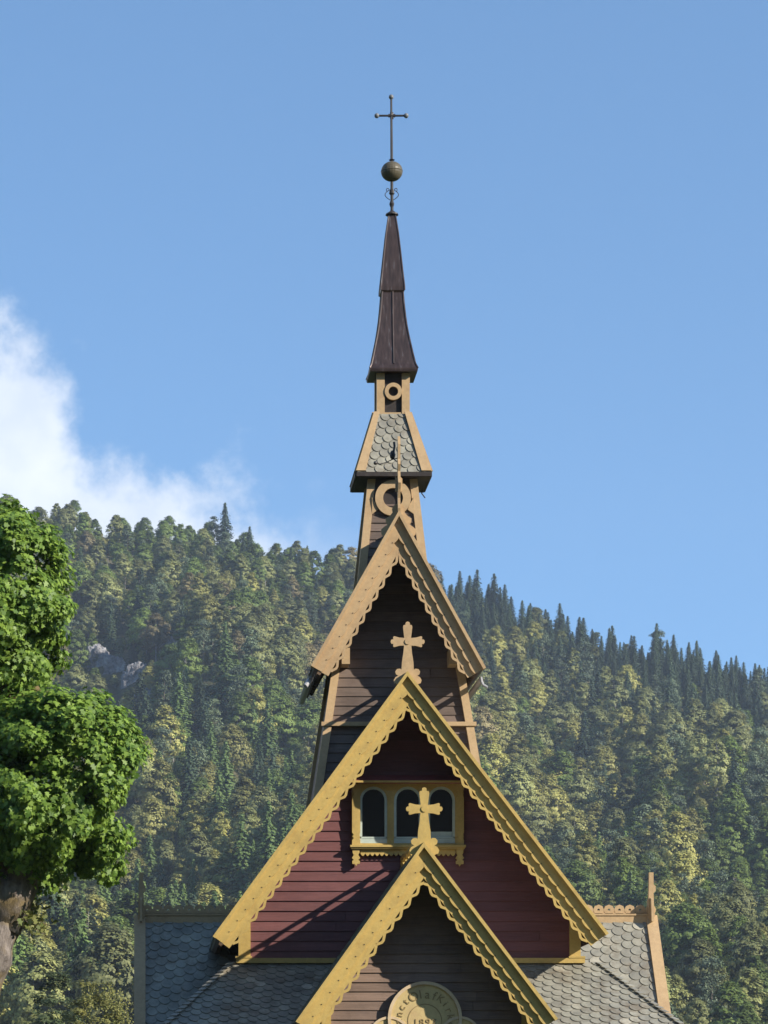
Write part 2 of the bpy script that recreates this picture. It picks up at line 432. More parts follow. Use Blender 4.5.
for f in (lf2, rf2):
    roof_slope(ap2, f, D2-.04, BR+.3).build('roof_slope', [M['slate'], M['soffit']], nave)
    bargeboard(ap2, f, D2).build('bargeboard', [M['yellow'], M['dark']], nave)
for a, b in ((238.5, 250.5), (569.5, 580.5)):
    xa, xb = X_(a, WR-.05), X_(b, WR-.05); zt = zb2+.95
    m = MB(); m.box(xa, xb, WR-.075, WR+.08, zb2+.04, zt); m.clip(pl); m.build('corner_post', M['yellow'], nave)
MB().box(X_(236, WR), X_(584, WR), WR-.12, WR+.02, zb2-.04, zb2+.045).build('sill_board', M['yellow'], nave)
for sx, xp in ((-1, 243.5), (1, 576)):
    MB().box(X_(xp, WR)-.14, X_(xp, WR)+.14, WR-.13, WR+.06, zb2+.0452, zb2+.075).build('post_foot', M['yellow'], nave)
cross_finial(X_(407.6, D2), Z_(641.8, D2), D2-.02, .0155).build('cross_finial', M['tan'], nave)
ridge_crest(ap2[0], ap2[1]-.01, D2+.06, 52.0).build('ridge_crest', M['tan'], nave)

# window band
YW = WR-.125; k = F/YW
def PX(px): return X_(px, YW)
def PZ(py): return Z_(py, YW)
def arch_pts(cx, r, zb, zt, n=12):
    zs = zt-r
    return [(cx-r, zb)]+[(cx+r*math.cos(PI-PI*i/n), zs+r*math.sin(PI-PI*i/n)) for i in range(n+1)]+[(cx+r, zb)]
def face_with_arches(mb, x0, x1, z0, z1, arches, y, depth, mi=0):
    """front board pierced by arches, built from vertical slices"""
    xs = [x0]
    for cx, r, zb, zt in arches: xs += [cx-r, cx+r]
    xs.append(x1)
    for i in range(0, len(xs), 2): mb.prism([(xs[i], y, z0), (xs[i+1], y, z0), (xs[i+1], y, z1), (xs[i], y, z1)], (0, depth, 0), mi)
    for cx, r, zb, zt in arches:
        mb.prism([(cx-r, y, z0), (cx+r, y, z0), (cx+r, y, zb), (cx-r, y, zb)], (0, depth, 0), mi)
        a = [(cx-r*math.cos(PI*i/12), y, zt-r+r*math.sin(PI*i/12)) for i in range(13)]
        for i in range(12):
            p, q = a[i], a[i+1]
            mb.prism([p, q, (q[0], y, z1), (p[0], y, z1)], (0, depth, 0), mi)
def arch_ring(mb, cx, r0, r1, zb, zt, y, depth, base=True):
    inn = arch_pts(cx, r0, zb, zt-(r1-r0)); ou = arch_pts(cx, r1, zb-(.03 if base else 0), zt)
    for i in range(len(inn)-1):
        mb.prism([(inn[i][0], y, inn[i][1]), (inn[i+1][0], y, inn[i+1][1]), (ou[i+1][0], y, ou[i+1][1]), (ou[i][0], y, ou[i][1])], (0, depth, 0))
    mb.prism([(cx-r1, y, zb-.03), (cx+r1, y, zb-.03), (cx+r1, y, zb), (cx-r1, y, zb)], (0, depth, 0))
arches = []
for a, b in ((359.8, 387.2), (394.0, 421.4), (427.6, 455.0)):
    arches.append(((PX(a)+PX(b))/2, (PX(b)-PX(a))/2, PZ(843.2), PZ(786.5)))
mb = MB(); face_with_arches(mb, PX(352), PX(463.5), PZ(845), PZ(783.5), arches, YW, .12)
mb.box(PX(352), PX(463.5), YW+.121, YW+.125, PZ(845), PZ(783.5))
win = mb.build('window', M['yellow'], church)
for cx, r, zb, zt in arches:
    m = MB(); arch_ring(m, cx, r-.042, r, zb+.11, zt, YW+.012, .07); m.box(cx-r, cx+r, YW+.012, YW+.08, zb, zb+.075); m.build('casing', M['casing'], win)
    pts = arch_pts(cx, r-.04, zb+.10, zt-.035)
    MB().prism([(x, YW+.060, z) for x, z in pts], (0, .006, 0)).build('pane', M['glass'], win)
    if cx == arches[2][0]:
        MB().box(cx-r+.045, cx+r-.045, YW+.045, YW+.058, zb+.105, zb+.20).build('pane_foot_strip', M['casing'], win)  # pale strip across the foot of the right-hand pane
# carved side pilasters
for x0, x1 in ((352, 360.2), (456, 463.8)):
    a, b = PX(x0), PX(x1); pts = []
    zt, zb_ = PZ(783.8), PZ(845.5); out = []
    def edge(s):   # notched edge
        e = []; 
        for z0, z1 in ((PZ(790), PZ(797)), (PZ(833), PZ(840))):
            for i in range(7):
                f = i/6; e.append((s*.028*abs(math.sin(2*PI*f)), z0+(z1-z0)*f))
        return e
    L_ = [(a+dx, YW-.028, z) for dx, z in edge(1)]; R_ = [(b+dx, YW-.028, z) for dx, z in reversed(edge(-1))]
    MB().prism([(a, YW-.028, zt)]+L_+[(a, YW-.028, zb_), (b, YW-.028, zb_)]+R_+[(b, YW-.028, zt)], (0, .0275, 0)).build('pilaster', M['yellow'], win)
MB().box(PX(350), PX(465.5), YW-.075, YW+.125, PZ(847.4), PZ(845.2)).box(PX(351), PX(464.5), YW-.05, YW+.125, PZ(849), PZ(847.5)).build('sill', M['yellow'], win)
# scalloped apron and hanging brackets
a, b = PX(360.6), PX(455.6); pts = [(b, YW+.01, PZ(849.2)), (a, YW+.01, PZ(849.2)), (a, YW+.01, PZ(853.5))]
nsc = 20
for i in range(nsc):
    for j in range(5):
        f = (i+j/5)/nsc; pts.append((a+(b-a)*f, YW+.01, PZ(853.3+2.6*abs(math.sin(PI*j/5)))))
pts.append((b, YW+.01, PZ(853.5)))
MB().prism(pts, (0, .05, 0)).build('apron', M['yellow'], win)
for c in (356, 459.8):
    half = [(3.6, 849.1), (3.4, 853), (2.2, 855), (4.2, 858), (2.2, 860), (3.9, 861), (3.7, 864), (1.4, 864), (0, 866.2)]
    pts = [(PX(c+x), YW-.02, PZ(y)) for x, y in half]+[(PX(c-x), YW-.02, PZ(y)) for x, y in reversed(half[:-1])]
    MB().prism(pts, (0, .07, 0)).build('bracket', M['yellow'], win)
# little red hood over the window
a, b = PX(350.5), PX(465.5)
m = MB(); m.prism([(a, WR-.035, PZ(774.5)), (a, YW-.20, PZ(782.0)), (a, YW-.20, PZ(783.6)), (a, WR-.03, PZ(783.6))], (b-a, 0, 0)); m.build('hood', M['canopyred'], win)
MB().box(a-.01, b+.01, YW-.21, YW-.19, PZ(783.9), PZ(781.9)).build('hood_edge', M['yellow'], win)

# ================= tower gable (brown) =================
D1 = 51.40; TC = 53.30; WF = 52.25
ap1 = (X_(398.6, D1), Z_(515.5, D1)); lf1 = (X_(312.8, D1), Z_(667.3, D1)); rf1 = (X_(483.2, D1), Z_(669.3, D1))
xc1 = X_(397.6, WF)
def hw(z): return (67.0-4.0*0+.150*(0))*WF/F + .150*(Z_(678, WF)-z)
zr = Z_(726, WF); zlow = Z_(860, WF); ztop = Z_(672, WF)
def tower_planes(xc, taper, h0, z0, side):
    n = Vector((side, 0, taper)).normalized(); return ((xc+side*h0, 0, z0), n)
pl1 = gable_planes(ap1, lf1, rf1, .10)
mb = MB(); z78 = Z_(678, WF); lean = .15; yfront0 = TC-(hw(zlow))   # leaning face
def yf(z): return TC-hw(z)+.0
def taper_pl(inset): return [((xc1+s*(hw(z78)-inset), 0, z78), Vector((s, 0, .15)).normalized()) for s in (-1, 1)]
siding(mb, yf(zlow)+.10, zlow, ap1[1], .167, xc1-2.5, xc1+2.5, pl1+taper_pl(.03), lean=.15)
# solid core behind the boards
def ring_pts(z, ins): h = hw(z)-ins; return [(xc1-h, TC-h+.11, z), (xc1+h, TC-h+.11, z), (xc1+h, TC+h, z), (xc1-h, TC+h, z)]
lo, hi = ring_pts(zlow, .06), ring_pts(ztop, .06)
mb.add(lo+hi, [(0, 1, 5, 4), (1, 2, 6, 5), (2, 3, 7, 6), (3, 0, 4, 7), (4, 5, 6, 7)])
yb_ = TC+hw(ztop)
core = MB(); core.box(xc1-hw(ztop)+.06, xc1+hw(ztop)-.06, yf(ztop)+.18+.15*(ap1[1]-ztop), yb_-.06, ztop-.3, ap1[1]); core.clip(pl1); mb.add(core.v, core.f)
towerg = mb.build('tower_gable', M['brown'], church)
yend = D1+3.3
for f in (lf1, rf1):
    roof_slope(ap1, f, D1-.04, yend).build('roof_slope', [M['slate'], M['soffit']], towerg)
    bargeboard(ap1, f, D1, w=.365).build('bargeboard', [M['tan'], M['dark']], towerg)
for s in (-1, 1):
    for back in (0, 1):
        m = MB(); 
        zt = Z_(655, WF)
        def cp(z):
            h = hw(z)-.065; y = (TC-hw(z)*1.0+.05 if not back else TC+hw(z)-.05)
            return Vector((xc1+s*h, y-(0.0 if back else .04+.067*(z-zlow)*0), z))
        yfl = lambda z: yf(zlow)+.15*(z-zlow)+.05
        a = Vector((xc1+s*(hw(zlow)-.065), yfl(zlow) if not back else TC+hw(zlow)-.05, zlow)); b = Vector((xc1+s*(hw(zt)-.065), yfl(zt) if not back else TC+hw(zt)-.05, zt))
        m.beam(a, b, .135, .13, up=(0, 1, 0)); m.clip(pl1); m.build('corner_post', M['tan'], towerg)
for s in (-1, 1):   # small blocks where the eave meets the posts
    x = xc1+s*(hw(ztop)-.22); MB().box(x-.07, x+.07, D1+.4, WF+.05, Z_(668, WF), Z_(652, WF)).build('eave_block', M['tan'], towerg)
yy = yf(zlow)+.15*(zr-zlow)+.10
MB().box(xc1-hw(zr)-.05, xc1+hw(zr)+.05, yy-.15, yy-.02, zr-.035, zr+.035).build('string_course', M['tan'], towerg)
for s, f in ((-1, lf1), (1, rf1)):
    x = f[0]+s*.02; z = f[1]-.10; m = MB(); n = 8
    prof = [(x+.06*math.cos(PI+PI*i/n), z+.06*math.sin(PI+PI*i/n)) for i in range(n+1)]
    for i in range(n):
        (a0, c0), (a1, c1) = prof[i], prof[i+1]
        m.add([(a0, D1+.08, c0), (a1, D1+.08, c1), (a1, yend, c1), (a0, yend, c0)], [(0, 1, 2, 3)])
    if s > 0: m.tube([(x-.05, D1+.1, z-.02), (x-.04, D1+.08, z-.10), (x-.01, D1+.07, z-.16), (x+.06, D1+.05, z-.20)], [.025, .028, .024, .02], 8)
    else: m.tube([(x, D1+.3, z-.05), (x-.04, D1+.2, z-.12), (x-.1, D1+.15, z-.2)], [.045, .045, .04], 8)
    m.build('gutter', M['zinc'], towerg)
# finial above the tower gable: thin carved board standing along the ridge, lobed wings below
y0 = D1-.02; m = MB()
def G(px, py): return X_(px, D1), Z_(py, D1)
wing = [(0, -10), (4, -9), (6.5, -5), (6, -1), (9.5, 3), (13, 5), (12.5, 9), (10.8, 11), (14, 13), (17.5, 16), (17, 21), (14.5, 23), (18, 27), (20.5, 31), (20, 36), (12, 22), (0, 0)]
for s in (-1, 1):
    pts = [(ap1[0]+s*a*D1/F, y0+.02, ap1[1]+.035-b*D1/F) for a, b in wing]; m.prism(pts, (0, .04, 0))
xe = ap1[0]+.0
prof = [(-.02, -.15), (.16, -.10), (.10, .12), (.05, .30), (.12, .42), (.17, .50), (.10, .58), (.05, .66), (.10, .78), (.04, .95), (.03, 1.22), (-.02, 1.34), (-.07, 1.20), (-.05, .95), (-.10, .85), (-.05, .74), (-.09, .6), (-.16, .52), (-.10, .42), (-.05, .28), (-.09, .1)]
m.prism([(xe-.022, y0-.03+a, ap1[1]+b) for a, b in prof], (.044, 0, 0))
for s in (-1, 1):
    m.prism([(xe+s*.04+dx, y0-.03, ap1[1]+zz) for dx, zz in ((-.02, .40), (.02, .40), (.02, .62), (-.02, .66))], (0, .03, 0))
m.build('gable_finial', M['tan'], towerg)
m = MB(); q = lambda px, py, d=D1: P(px, py, d)
m.tube([q(398, 458), q(392, 459.5), q(386, 462.5), q(380, 464), q(376, 463)], .009, 5); m.sphere(q(375.5, 463), .035, 8)
m.sphere(q(392.5, 455), .05, 8, sz=1.6); m.tube([q(392.5, 459), q(394.5, 446), q(394, 442)], .02, 6)
m.build('lightning_rod', M['iron'], towerg)

# ================= belfry =================
YB = TC-.58; xcb = X_(393.2, YB)
def PB(px, py): return P(px, py, YB)
z560, z475 = Z_(560, YB), Z_(475, YB)
def hb(z): return 33.4*YB/F*1.0+ (z560-z)*.107
zlo = Z_(650, YB)
mb = MB()
fr = MB(); siding(fr, TC-hb(zlo)+.03, zlo, z475+.1, .15, xcb-1.3, xcb+1.3, [((xcb+s*(hb(z560)-.05), 0, z560), Vector((s, 0, .107)).normalized()) for s in (-1, 1)], lean=.107)
mb.add(fr.v, fr.f)
def rp(z, i): h = hb(z)-i; return [(xcb-h, TC-h, z), (xcb+h, TC-h, z), (xcb+h, TC+h, z), (xcb-h, TC+h, z)]
mb.add(rp(zlo, .07)+rp(z475+.12, .07), [(0, 1, 5, 4), (1, 2, 6, 5), (2, 3, 7, 6), (3, 0, 4, 7)])
belfry = mb.build('belfry', M['brown'], church)
for sx in (-1, 1):
    for sy in (-1, 1):
        f = lambda z: Vector((xcb+sx*(hb(z)-.065), TC+sy*(hb(z)-.05), z))
        MB().beam(f(zlo), f(z475+.1), .135, .16, up=(0, 1, 0)).build('corner_post', M['tan'], belfry)
def annulus(mb, cx, cz, r0, r1, y, th, n=40, mi=0):
    for i in range(n):
        a, b = 2*PI*i/n, 2*PI*(i+1)/n
        mb.prism([(cx+r0*math.cos(a), y, cz+r0*math.sin(a)), (cx+r1*math.cos(a), y, cz+r1*math.sin(a)), (cx+r1*math.cos(b), y, cz+r1*math.sin(b)), (cx+r0*math.cos(b), y, cz+r0*math.sin(b))], (0, th, 0), mi)
zc = Z_(497.5, YB); yr = TC-hb(zc)-.09
def disc(mb, cx, cz, r, y, th, mi=0, n=32): mb.prism([(cx+r*math.cos(2*PI*i/n), y, cz+r*math.sin(2*PI*i/n)) for i in range(n)], (0, th, 0), mi)
m = MB(); annulus(m, xcb, zc, .175, .315, yr, .09); disc(m, xcb, zc, .18, yr+.08, .01, 1); m.build('ring_ornament', [M['tan'], M['dark']], belfry)  # dark disc stands in for the shade inside the ring's opening
for s in (-1, 1):
    pts = [(xcb+s*.30, yr+.03, zc-.10), (xcb+s*(hb(zc)-.1), yr+.03, zc+.02), (xcb+s*(hb(zc)-.1), yr+.03, zc-.28), (xcb+s*.26, yr+.03, zc-.2)]
    MB().prism(pts, (0, .03, 0)).build('ring_bracket', M['tan'], belfry)

# slate skirt roof
ze = Z_(472.5, TC-.65); zt_ = Z_(414.5, TC-.29); he = .65; ht = .30; xs = xcb
mb = MB(); corners = [(-1, -1), (1, -1), (1, 1), (-1, 1)]
for i in range(4):
    (ax, ay), (bx, by) = corners[i], corners[(i+1) % 4]
    A = Vector((xs+ax*he, TC+ay*he, ze)); B = Vector((xs+bx*he, TC+by*he, ze)); Tm = Vector((xs+(ax+bx)/2*ht, TC+(ay+by)/2*ht, zt_)); Em = (A+B)/2
    u = (B-A).normalized(); v = (Tm-Em).normalized(); Lv = (Tm-Em).length
    scales(A, u, v, [(0, 0), (2*he, 0), (he+ht, Lv), (he-ht, Lv)], w=.165, pitch=.135, ang=R(-46), mb=mb)
skirt = mb.build('skirt_roof', M['slate'], church)
for i in range(4):
    ax, ay = corners[i]; a = Vector((xs+ax*(he+.01), TC+ay*(he+.01), ze+.02)); b = Vector((xs+ax*(ht+.02), TC+ay*(ht+.02), zt_+.03))
    # L-shaped hip boards, one leg on each face
    for du in ((-ax, 0, 0), (0, -ay, 0)):
        d = Vector(du); n_ = Vector((0, ay*.9, .35)) if du[0] else Vector((ax*.9, 0, .35)); n_ = n_.normalized()
        pts = [a+n_*.03, b+n_*.03, b+n_*.03+d*.10, a+n_*.03+d*.17]
        MB().prism(pts, -n_*.03).build('hip_board', M['tan'], skirt)
m = MB()
for i in range(4):
    (ax, ay), (bx, by) = corners[i], corners[(i+1) % 4]
    m.beam((xs+ax*(he+.0), TC+ay*he, ze-.03), (xs+bx*he, TC+by*he, ze-.03), .05, .075)
m.build('eave_fascia', M['dark'], skirt)
m = MB(); m.box(xs-he+.03, xs+he-.03, TC-he+.03, TC+he-.03, ze-.07, ze-.05); m.build('soffit', M['dark'], skirt)
m = MB(); m.tube([(xs+.62, TC+.5, ze-.03), (xs+.60, TC+.5, ze-.12), (xs+.66, TC+.5, ze-.2)], .012, 5); m.build('cable_end', M['iron'], skirt)

# lantern
hl = .292; zl0 = zt_-.05; zl1 = Z_(373, TC-.29); xl_ = X_(393.3, TC-.29)
mb = MB(); mb.box(xl_-hl+.05, xl_+hl-.05, TC-hl+.06, TC+hl-.06, zl0, zl1)
lant = mb.build('lantern', M['dark'], church)
for sx in (-1, 1):
    for sy in (-1, 1):
        cx, cy = xl_+sx*(hl-.07), TC+sy*(hl-.07); MB().box(cx-.07, cx+.07, cy-.07, cy+.07, zl0, zl1).build('corner_post', M['tan'], lant)
MB().box(xl_-hl+.141, xl_+hl-.141, TC-hl+.01, TC+hl-.01, zl0, zl0+.09).build('base_rail', M['tan'], lant)
m = MB(); zc = Z_(391.5, TC-.29); annulus(m, xl_, zc, .085, .152, TC-hl-.02, .06); m.build('ring_ornament', M['tan'], lant)

# spire
mb = MB(); xs2 = xl_
prof = [(378.5, 23.6), (372, 23.6), (366, 21.7), (356, 19.5), (346, 17.5), (336, 15.5), (326, 13.8), (316, 12.5), (303, 11.2), (290, 10.2)]
def sq(mb, prof, capb=False):
    vs = []
    for py, h in prof:
        h = h*TC/F; z = Z_(py, TC-.2)
        vs += [(xs2+a*h, TC+b*h, z) for a, b in corners]
    n = len(prof); fs = [(i*4+k, i*4+(k+1) % 4, (i+1)*4+(k+1) % 4, (i+1)*4+k) for i in range(n-1) for k in range(4)]
    mb.add(vs, fs)
sq(mb, [(373.5, 22.2), (373, 23.8), (371, 23.9)] + prof[2:])
h = 23.5*TC/F; z = Z_(373.5, TC-.2)
mb.box(xs2-h, xs2+h, TC-h, TC+h, z-.012, z)
# seams
for sy in (-1, 1):
    pts = [Vector((xs2, TC+sy*(hh*TC/F+.006), Z_(py, TC-.2))) for py, hh in prof[2:]]
    mb.tube(pts, .014, 5)
for a, b in corners:
    pts = [Vector((xs2+a*hh*TC/F, TC+b*hh*TC/F, Z_(py, TC-.2))) for py, hh in [(371, 23.9)]+prof[2:]]
    mb.tube(pts, .016, 5)
spire = mb.build('spire', M['copper'], church)
mb = MB(); up = [(292, 10.5), (290, 11.8), (286, 11.7), (270, 10.0), (250, 8.0), (232, 6.1), (220, 4.4), (212, 3.2)]
sq(mb, up)
for a, b in corners:
    mb.tube([Vector((xs2+a*hh*TC/F, TC+b*hh*TC/F, Z_(py, TC-.2))) for py, hh in up[1:]], .014, 5)
mb.build('upper_spire', M['copper'], spire)
zc = Z_(214.6, TC); MB().lathe((xs2, TC, zc), [(.001, -.01), (.115, -.01), (.112, .01), (.05, .05), (.02, .08), (.001, .085)], 16).build('spire_cap', M['iron'], spire)
xf = X_(391.8, TC)
m = MB(); zb_ = Z_(213, TC); m.tube([(xs2, TC, zb_), (xf, TC, Z_(172, TC)), (xf-.01, TC, Z_(98, TC))], [.028, .026, .018], 8)
m.lathe((xf, TC, Z_(204, TC)), [(.03, -.05), (.045, 0), (.03, .05)], 10)
m.lathe((xf, TC, Z_(192, TC)), [(.025, -.06), (.05, -.03), (.04, .03), (.02, .06)], 10)
m.lathe((xf, TC, Z_(160, TC)), [(.02, -.02), (.055, 0), (.02, .02)], 10)
finial = m.build('spire_finial', M['iron'], church)
MB().sphere((xf, TC, Z_(171.5, TC)), .193, 24, sz=.9).lathe((xf, TC, Z_(171.5, TC)), [(.19, -.012), (.198, 0), (.19, .012)], 24).build('ball', M['ball'], finial, smooth=False)
m = MB(); zc = Z_(115.7, TC)
m.tube([(X_(377.5, TC), TC, zc), (X_(406, TC), TC, zc)], .018, 8)
for i in range(8):
    a = PI/8+i*PI/4; m.tube([(xf, TC, zc), (xf+.065*math.cos(a), TC, zc+.065*math.sin(a))], [.025, .01], 5)
m.build('cross', M['iron'], finial)
for px, py in ((376.8, 115.7), (406.2, 115.7), (391.2, 97)):
    MB().sphere((X_(px, TC), TC, Z_(py, TC)), .045, 10).build('knob', M['steel'], finial, smooth=True)
for s in (-1, 1):
    pts = []
    for i in range(15):
        t = i/14; pts.append((xf+s*(.03+.09*math.sin(PI*t*.95)), TC, Z_(200-10*t, TC)))
    for i in range(8):
        a = i/7*PI*1.4; pts.append((xf+s*(.075-.03*math.cos(a)*(1-i/14)+.0), TC, Z_(190, TC)+.03*math.sin(a)))
    MB().tube(pts, .007, 5).build('scroll', M['iron'], finial)

# ================= porch =================
D0 = 46.94; WP = 47.67
ap0 = (X_(423.4, D0), Z_(846.2, D0)); lf0 = (X_(297.5, D0), Z_(1022.5, D0)); rf0 = (X_(554.7, D0), Z_(1019.8, D0))
pl0 = gable_planes(ap0, lf0, rf0, .10)
xa, xb = X_(326, WP), X_(526, WP)
mb = MB(); siding(mb, WP, .5, ap0[1], .149, xa, xb, pl0)
def doorhole(): pass
mb.box(xa+.02, xb-.02, WP+.01, WP+.08, .3, Z_(1000, WP)); c = MB(); c.box(xa+.02, xb-.02, WP+.01, WP+.08, Z_(1000, WP), ap0[1]); c.clip(pl0); mb.add(c.v, c.f)
for x in (xa, xb): mb.box(x-.04, x+.04, WP+.02, 49.3, .3, Z_(1005, WP))
porch = mb.build('porch', M['porchbrown'], church)
for f in (lf0, rf0):
    roof_slope(ap0, f, D0-.04, WR+.1).build('roof_slope', [M['slate'], M['soffit']], porch)
    bargeboard(ap0, f, D0, w=.355).build('bargeboard', [M['yellow'], M['dark']], porch)
for x in (xa, xb):
    m = MB(); m.box(x-.075, x+.075, WP-.07, WP+.09, .3, Z_(990, WP)); m.clip(pl0); m.build('corner_post', M['yellow'], porch)
cross_finial(X_(424.2, D0), Z_(809, D0), D0-.02, D0/F*1.0).build('cross_finial', M['yellow'], porch)
ridge_crest(ap0[0], ap0[1]-.01, D0+.06, WR-.04).build('ridge_crest', M['yellow'], porch)
m = MB(); m.box(ap0[0]-.62, ap0[0]+.62, WP-.06, WP-.036, .5, 2.55); m.build('door', M['dark'], porch)
MB().box(ap0[0]-.75, ap0[0]-.62, WP-.09, WP-.02, .5, 2.68).box(ap0[0]+.62, ap0[0]+.75, WP-.09, WP-.02, .5, 2.68).box(ap0[0]-.75, ap0[0]+.75, WP-.09, WP-.02, 2.55, 2.68).build('door_frame', M['yellow'], porch)
MB().box(ap0[0]-1.3, ap0[0]+1.3, 46.2, WP-.1, .0, .17).box(ap0[0]-1.1, ap0[0]+1.1, 46.6, WP-.1, .17, .34).box(xa-.1, xb+.1, WP-.09, 49.4, 0, .3).build('stone_step', M['stone'], porch)
# sign: a disc with two side lobes and a tail
YS = WP-.115; sx_, sz_ = X_(424.8, YS), Z_(1018.5, YS); rs = 36.8*YS/F
m = MB(); disc(m, sx_, sz_, rs, YS, .06, 0, 48)
for s in (-1, 1): disc(m, sx_+s*.56, sz_-.30, .33, YS+.008, .045, 0, 32)
disc(m, sx_, sz_-.62, .40, YS+.014, .04, 0, 32)
sign = m.build('sign', M['signface'], porch)
m = MB(); annulus(m, sx_, sz_, rs-.045, rs+.005, YS-.035, .05, 48)
for s in (-1, 1): annulus(m, sx_+s*.56, sz_-.30, .295, .335, YS-.015, .04, 36)
m.build('sign_rim', M['signrim'], porch)
m = MB(); annulus(m, sx_, sz_-.04, .262, .274, YS-.006, .01, 40); 
def text_polys(ch, size):
    cu = bpy.data.curves.new('glyph', 'FONT'); cu.body = ch; cu.size = size; cu.align_x = 'CENTER'; cu.extrude = .003
    o = bpy.data.objects.new('glyph', cu); COL.objects.link(o); dg = bpy.context.evaluated_depsgraph_get(); dg.update()
    me = bpy.data.meshes.new_from_object(o.evaluated_get(dg)); vs = [v.co.copy() for v in me.vertices]; fs = [tuple(p.vertices) for p in me.polygons]
    bpy.data.objects.remove(o); bpy.data.curves.remove(cu); bpy.data.meshes.remove(me); return vs, fs
def arc_text(m, txt, cx, cz, r, a_mid, step, size):
    n = len(txt)
    for i, ch in enumerate(txt):
        if ch == ' ': continue
        a = a_mid-(i-(n-1)/2)*step; vs, fs = text_polys(ch, size)
        ca, sa = math.cos(a-PI/2), math.sin(a-PI/2)
        out = []
        for v in vs:
            x, z = v.x, v.y; X = x*ca-(z+r)*sa; Zc = x*sa+(z+r)*ca
            out.append((cx+X, YS-.008-v.z, cz+Zc))
        mm = MB(); mm.add(out, fs); mm.build('letter', M['letter'], porch)
arc_text(m, 'Olaf', sx_, sz_-.02, .34, R(92), R(16), .20)
arc_text(m, 'Sanct', sx_, sz_-.02, .36, R(168), R(16), .17)
arc_text(m, 'Kirke', sx_, sz_-.02, .36, R(22), R(15.5), .17)
for i, ch in enumerate('1897'):
    vs, fs = text_polys(ch, .15); mm = MB(); mm.add([(sx_+(i-1.5)*.098+v.x, YS-.008-v.z, sz_-.11+v.y) for v in vs], fs); mm.build('numeral', M['letter'], porch)
m.build('inner_ring', M['letter'], porch)

# ================= skirt (aisle) roof around the red gable =================
al = R(36.5); ta = math.tan(al); ext = 2.3; exx = 1.75; al2 = math.atan(ta*ext/exx); Lx = exx/math.cos(al2)
zt2 = zb2-.03; X0, X1 = X_(233, WR), X_(597, WR)
mb = MB()
u = Vector((1, 0, 0)); v = Vector((0, math.cos(al), math.sin(al))); Lv = ext/math.cos(al)
scales((X0-exx, WR-ext, zt2-ext*ta), u, v, [(0, 0), (X1-X0+2*exx, 0), (X1-X0+exx, Lv), (exx, Lv)], w=.19, pitch=.15, ang=R(-40), mb=mb)
yk = 55.0
u2 = Vector((0, -1, 0)); v2 = Vector((math.cos(al2), 0, math.sin(al2)))   # left face
scales((X0-exx, yk, zt2-ext*ta), u2, v2, [(0, 0), (yk-WR+ext, 0), (yk-WR, Lx), (0, Lx)], w=.19, pitch=.15, ang=R(-40), mb=mb)
u3 = Vector((0, 1, 0)); v3 = Vector((-math.cos(al2), 0, math.sin(al2)))
scales((X1+exx, WR-ext, zt2-ext*ta), u3, v3, [(0, 0), (yk-WR+ext, 0), (yk-WR+ext, Lx), (ext, Lx)], w=.19, pitch=.15, ang=R(-40), mb=mb)
aisle = mb.build('aisle_roof', M['slate'], church)
for a, b in (((X0, WR, zt2), (X0-exx, WR-ext, zt2-ext*ta)), ((X1, WR, zt2), (X1+exx, WR-ext, zt2-ext*ta))):
    m = MB(); a = Vector(a); b = Vector(b); n = 26
    for i in range(n):
        p = a.lerp(b, (i+.5)/n); d = (b-a).normalized(); q_ = p+d*.10
        m.beam(p-d*.03+Vector((0, 0, .02)), q_+Vector((0, 0, .045)), .13, .014)
    m.build('hip_slate', M['slate'], aisle)
mb = MB(); ew = .35
siding(mb, WR-ext+ew, .5, zt2-ext*ta+.1, .16, X0-exx+ew, X1+exx-ew, [])
mb.box(X0-exx+ew, X1+exx-ew, WR-ext+ew+.01, 58, .3, zt2-ext*ta+.15)
nw = mb.build('nave_wall', M['brown'], church)
MB().box(X0-exx+ew-.06, X1+exx-ew+.06, WR-ext+ew-.06, 58.1, 0, .5).build('foundation', M['stone'], nw)

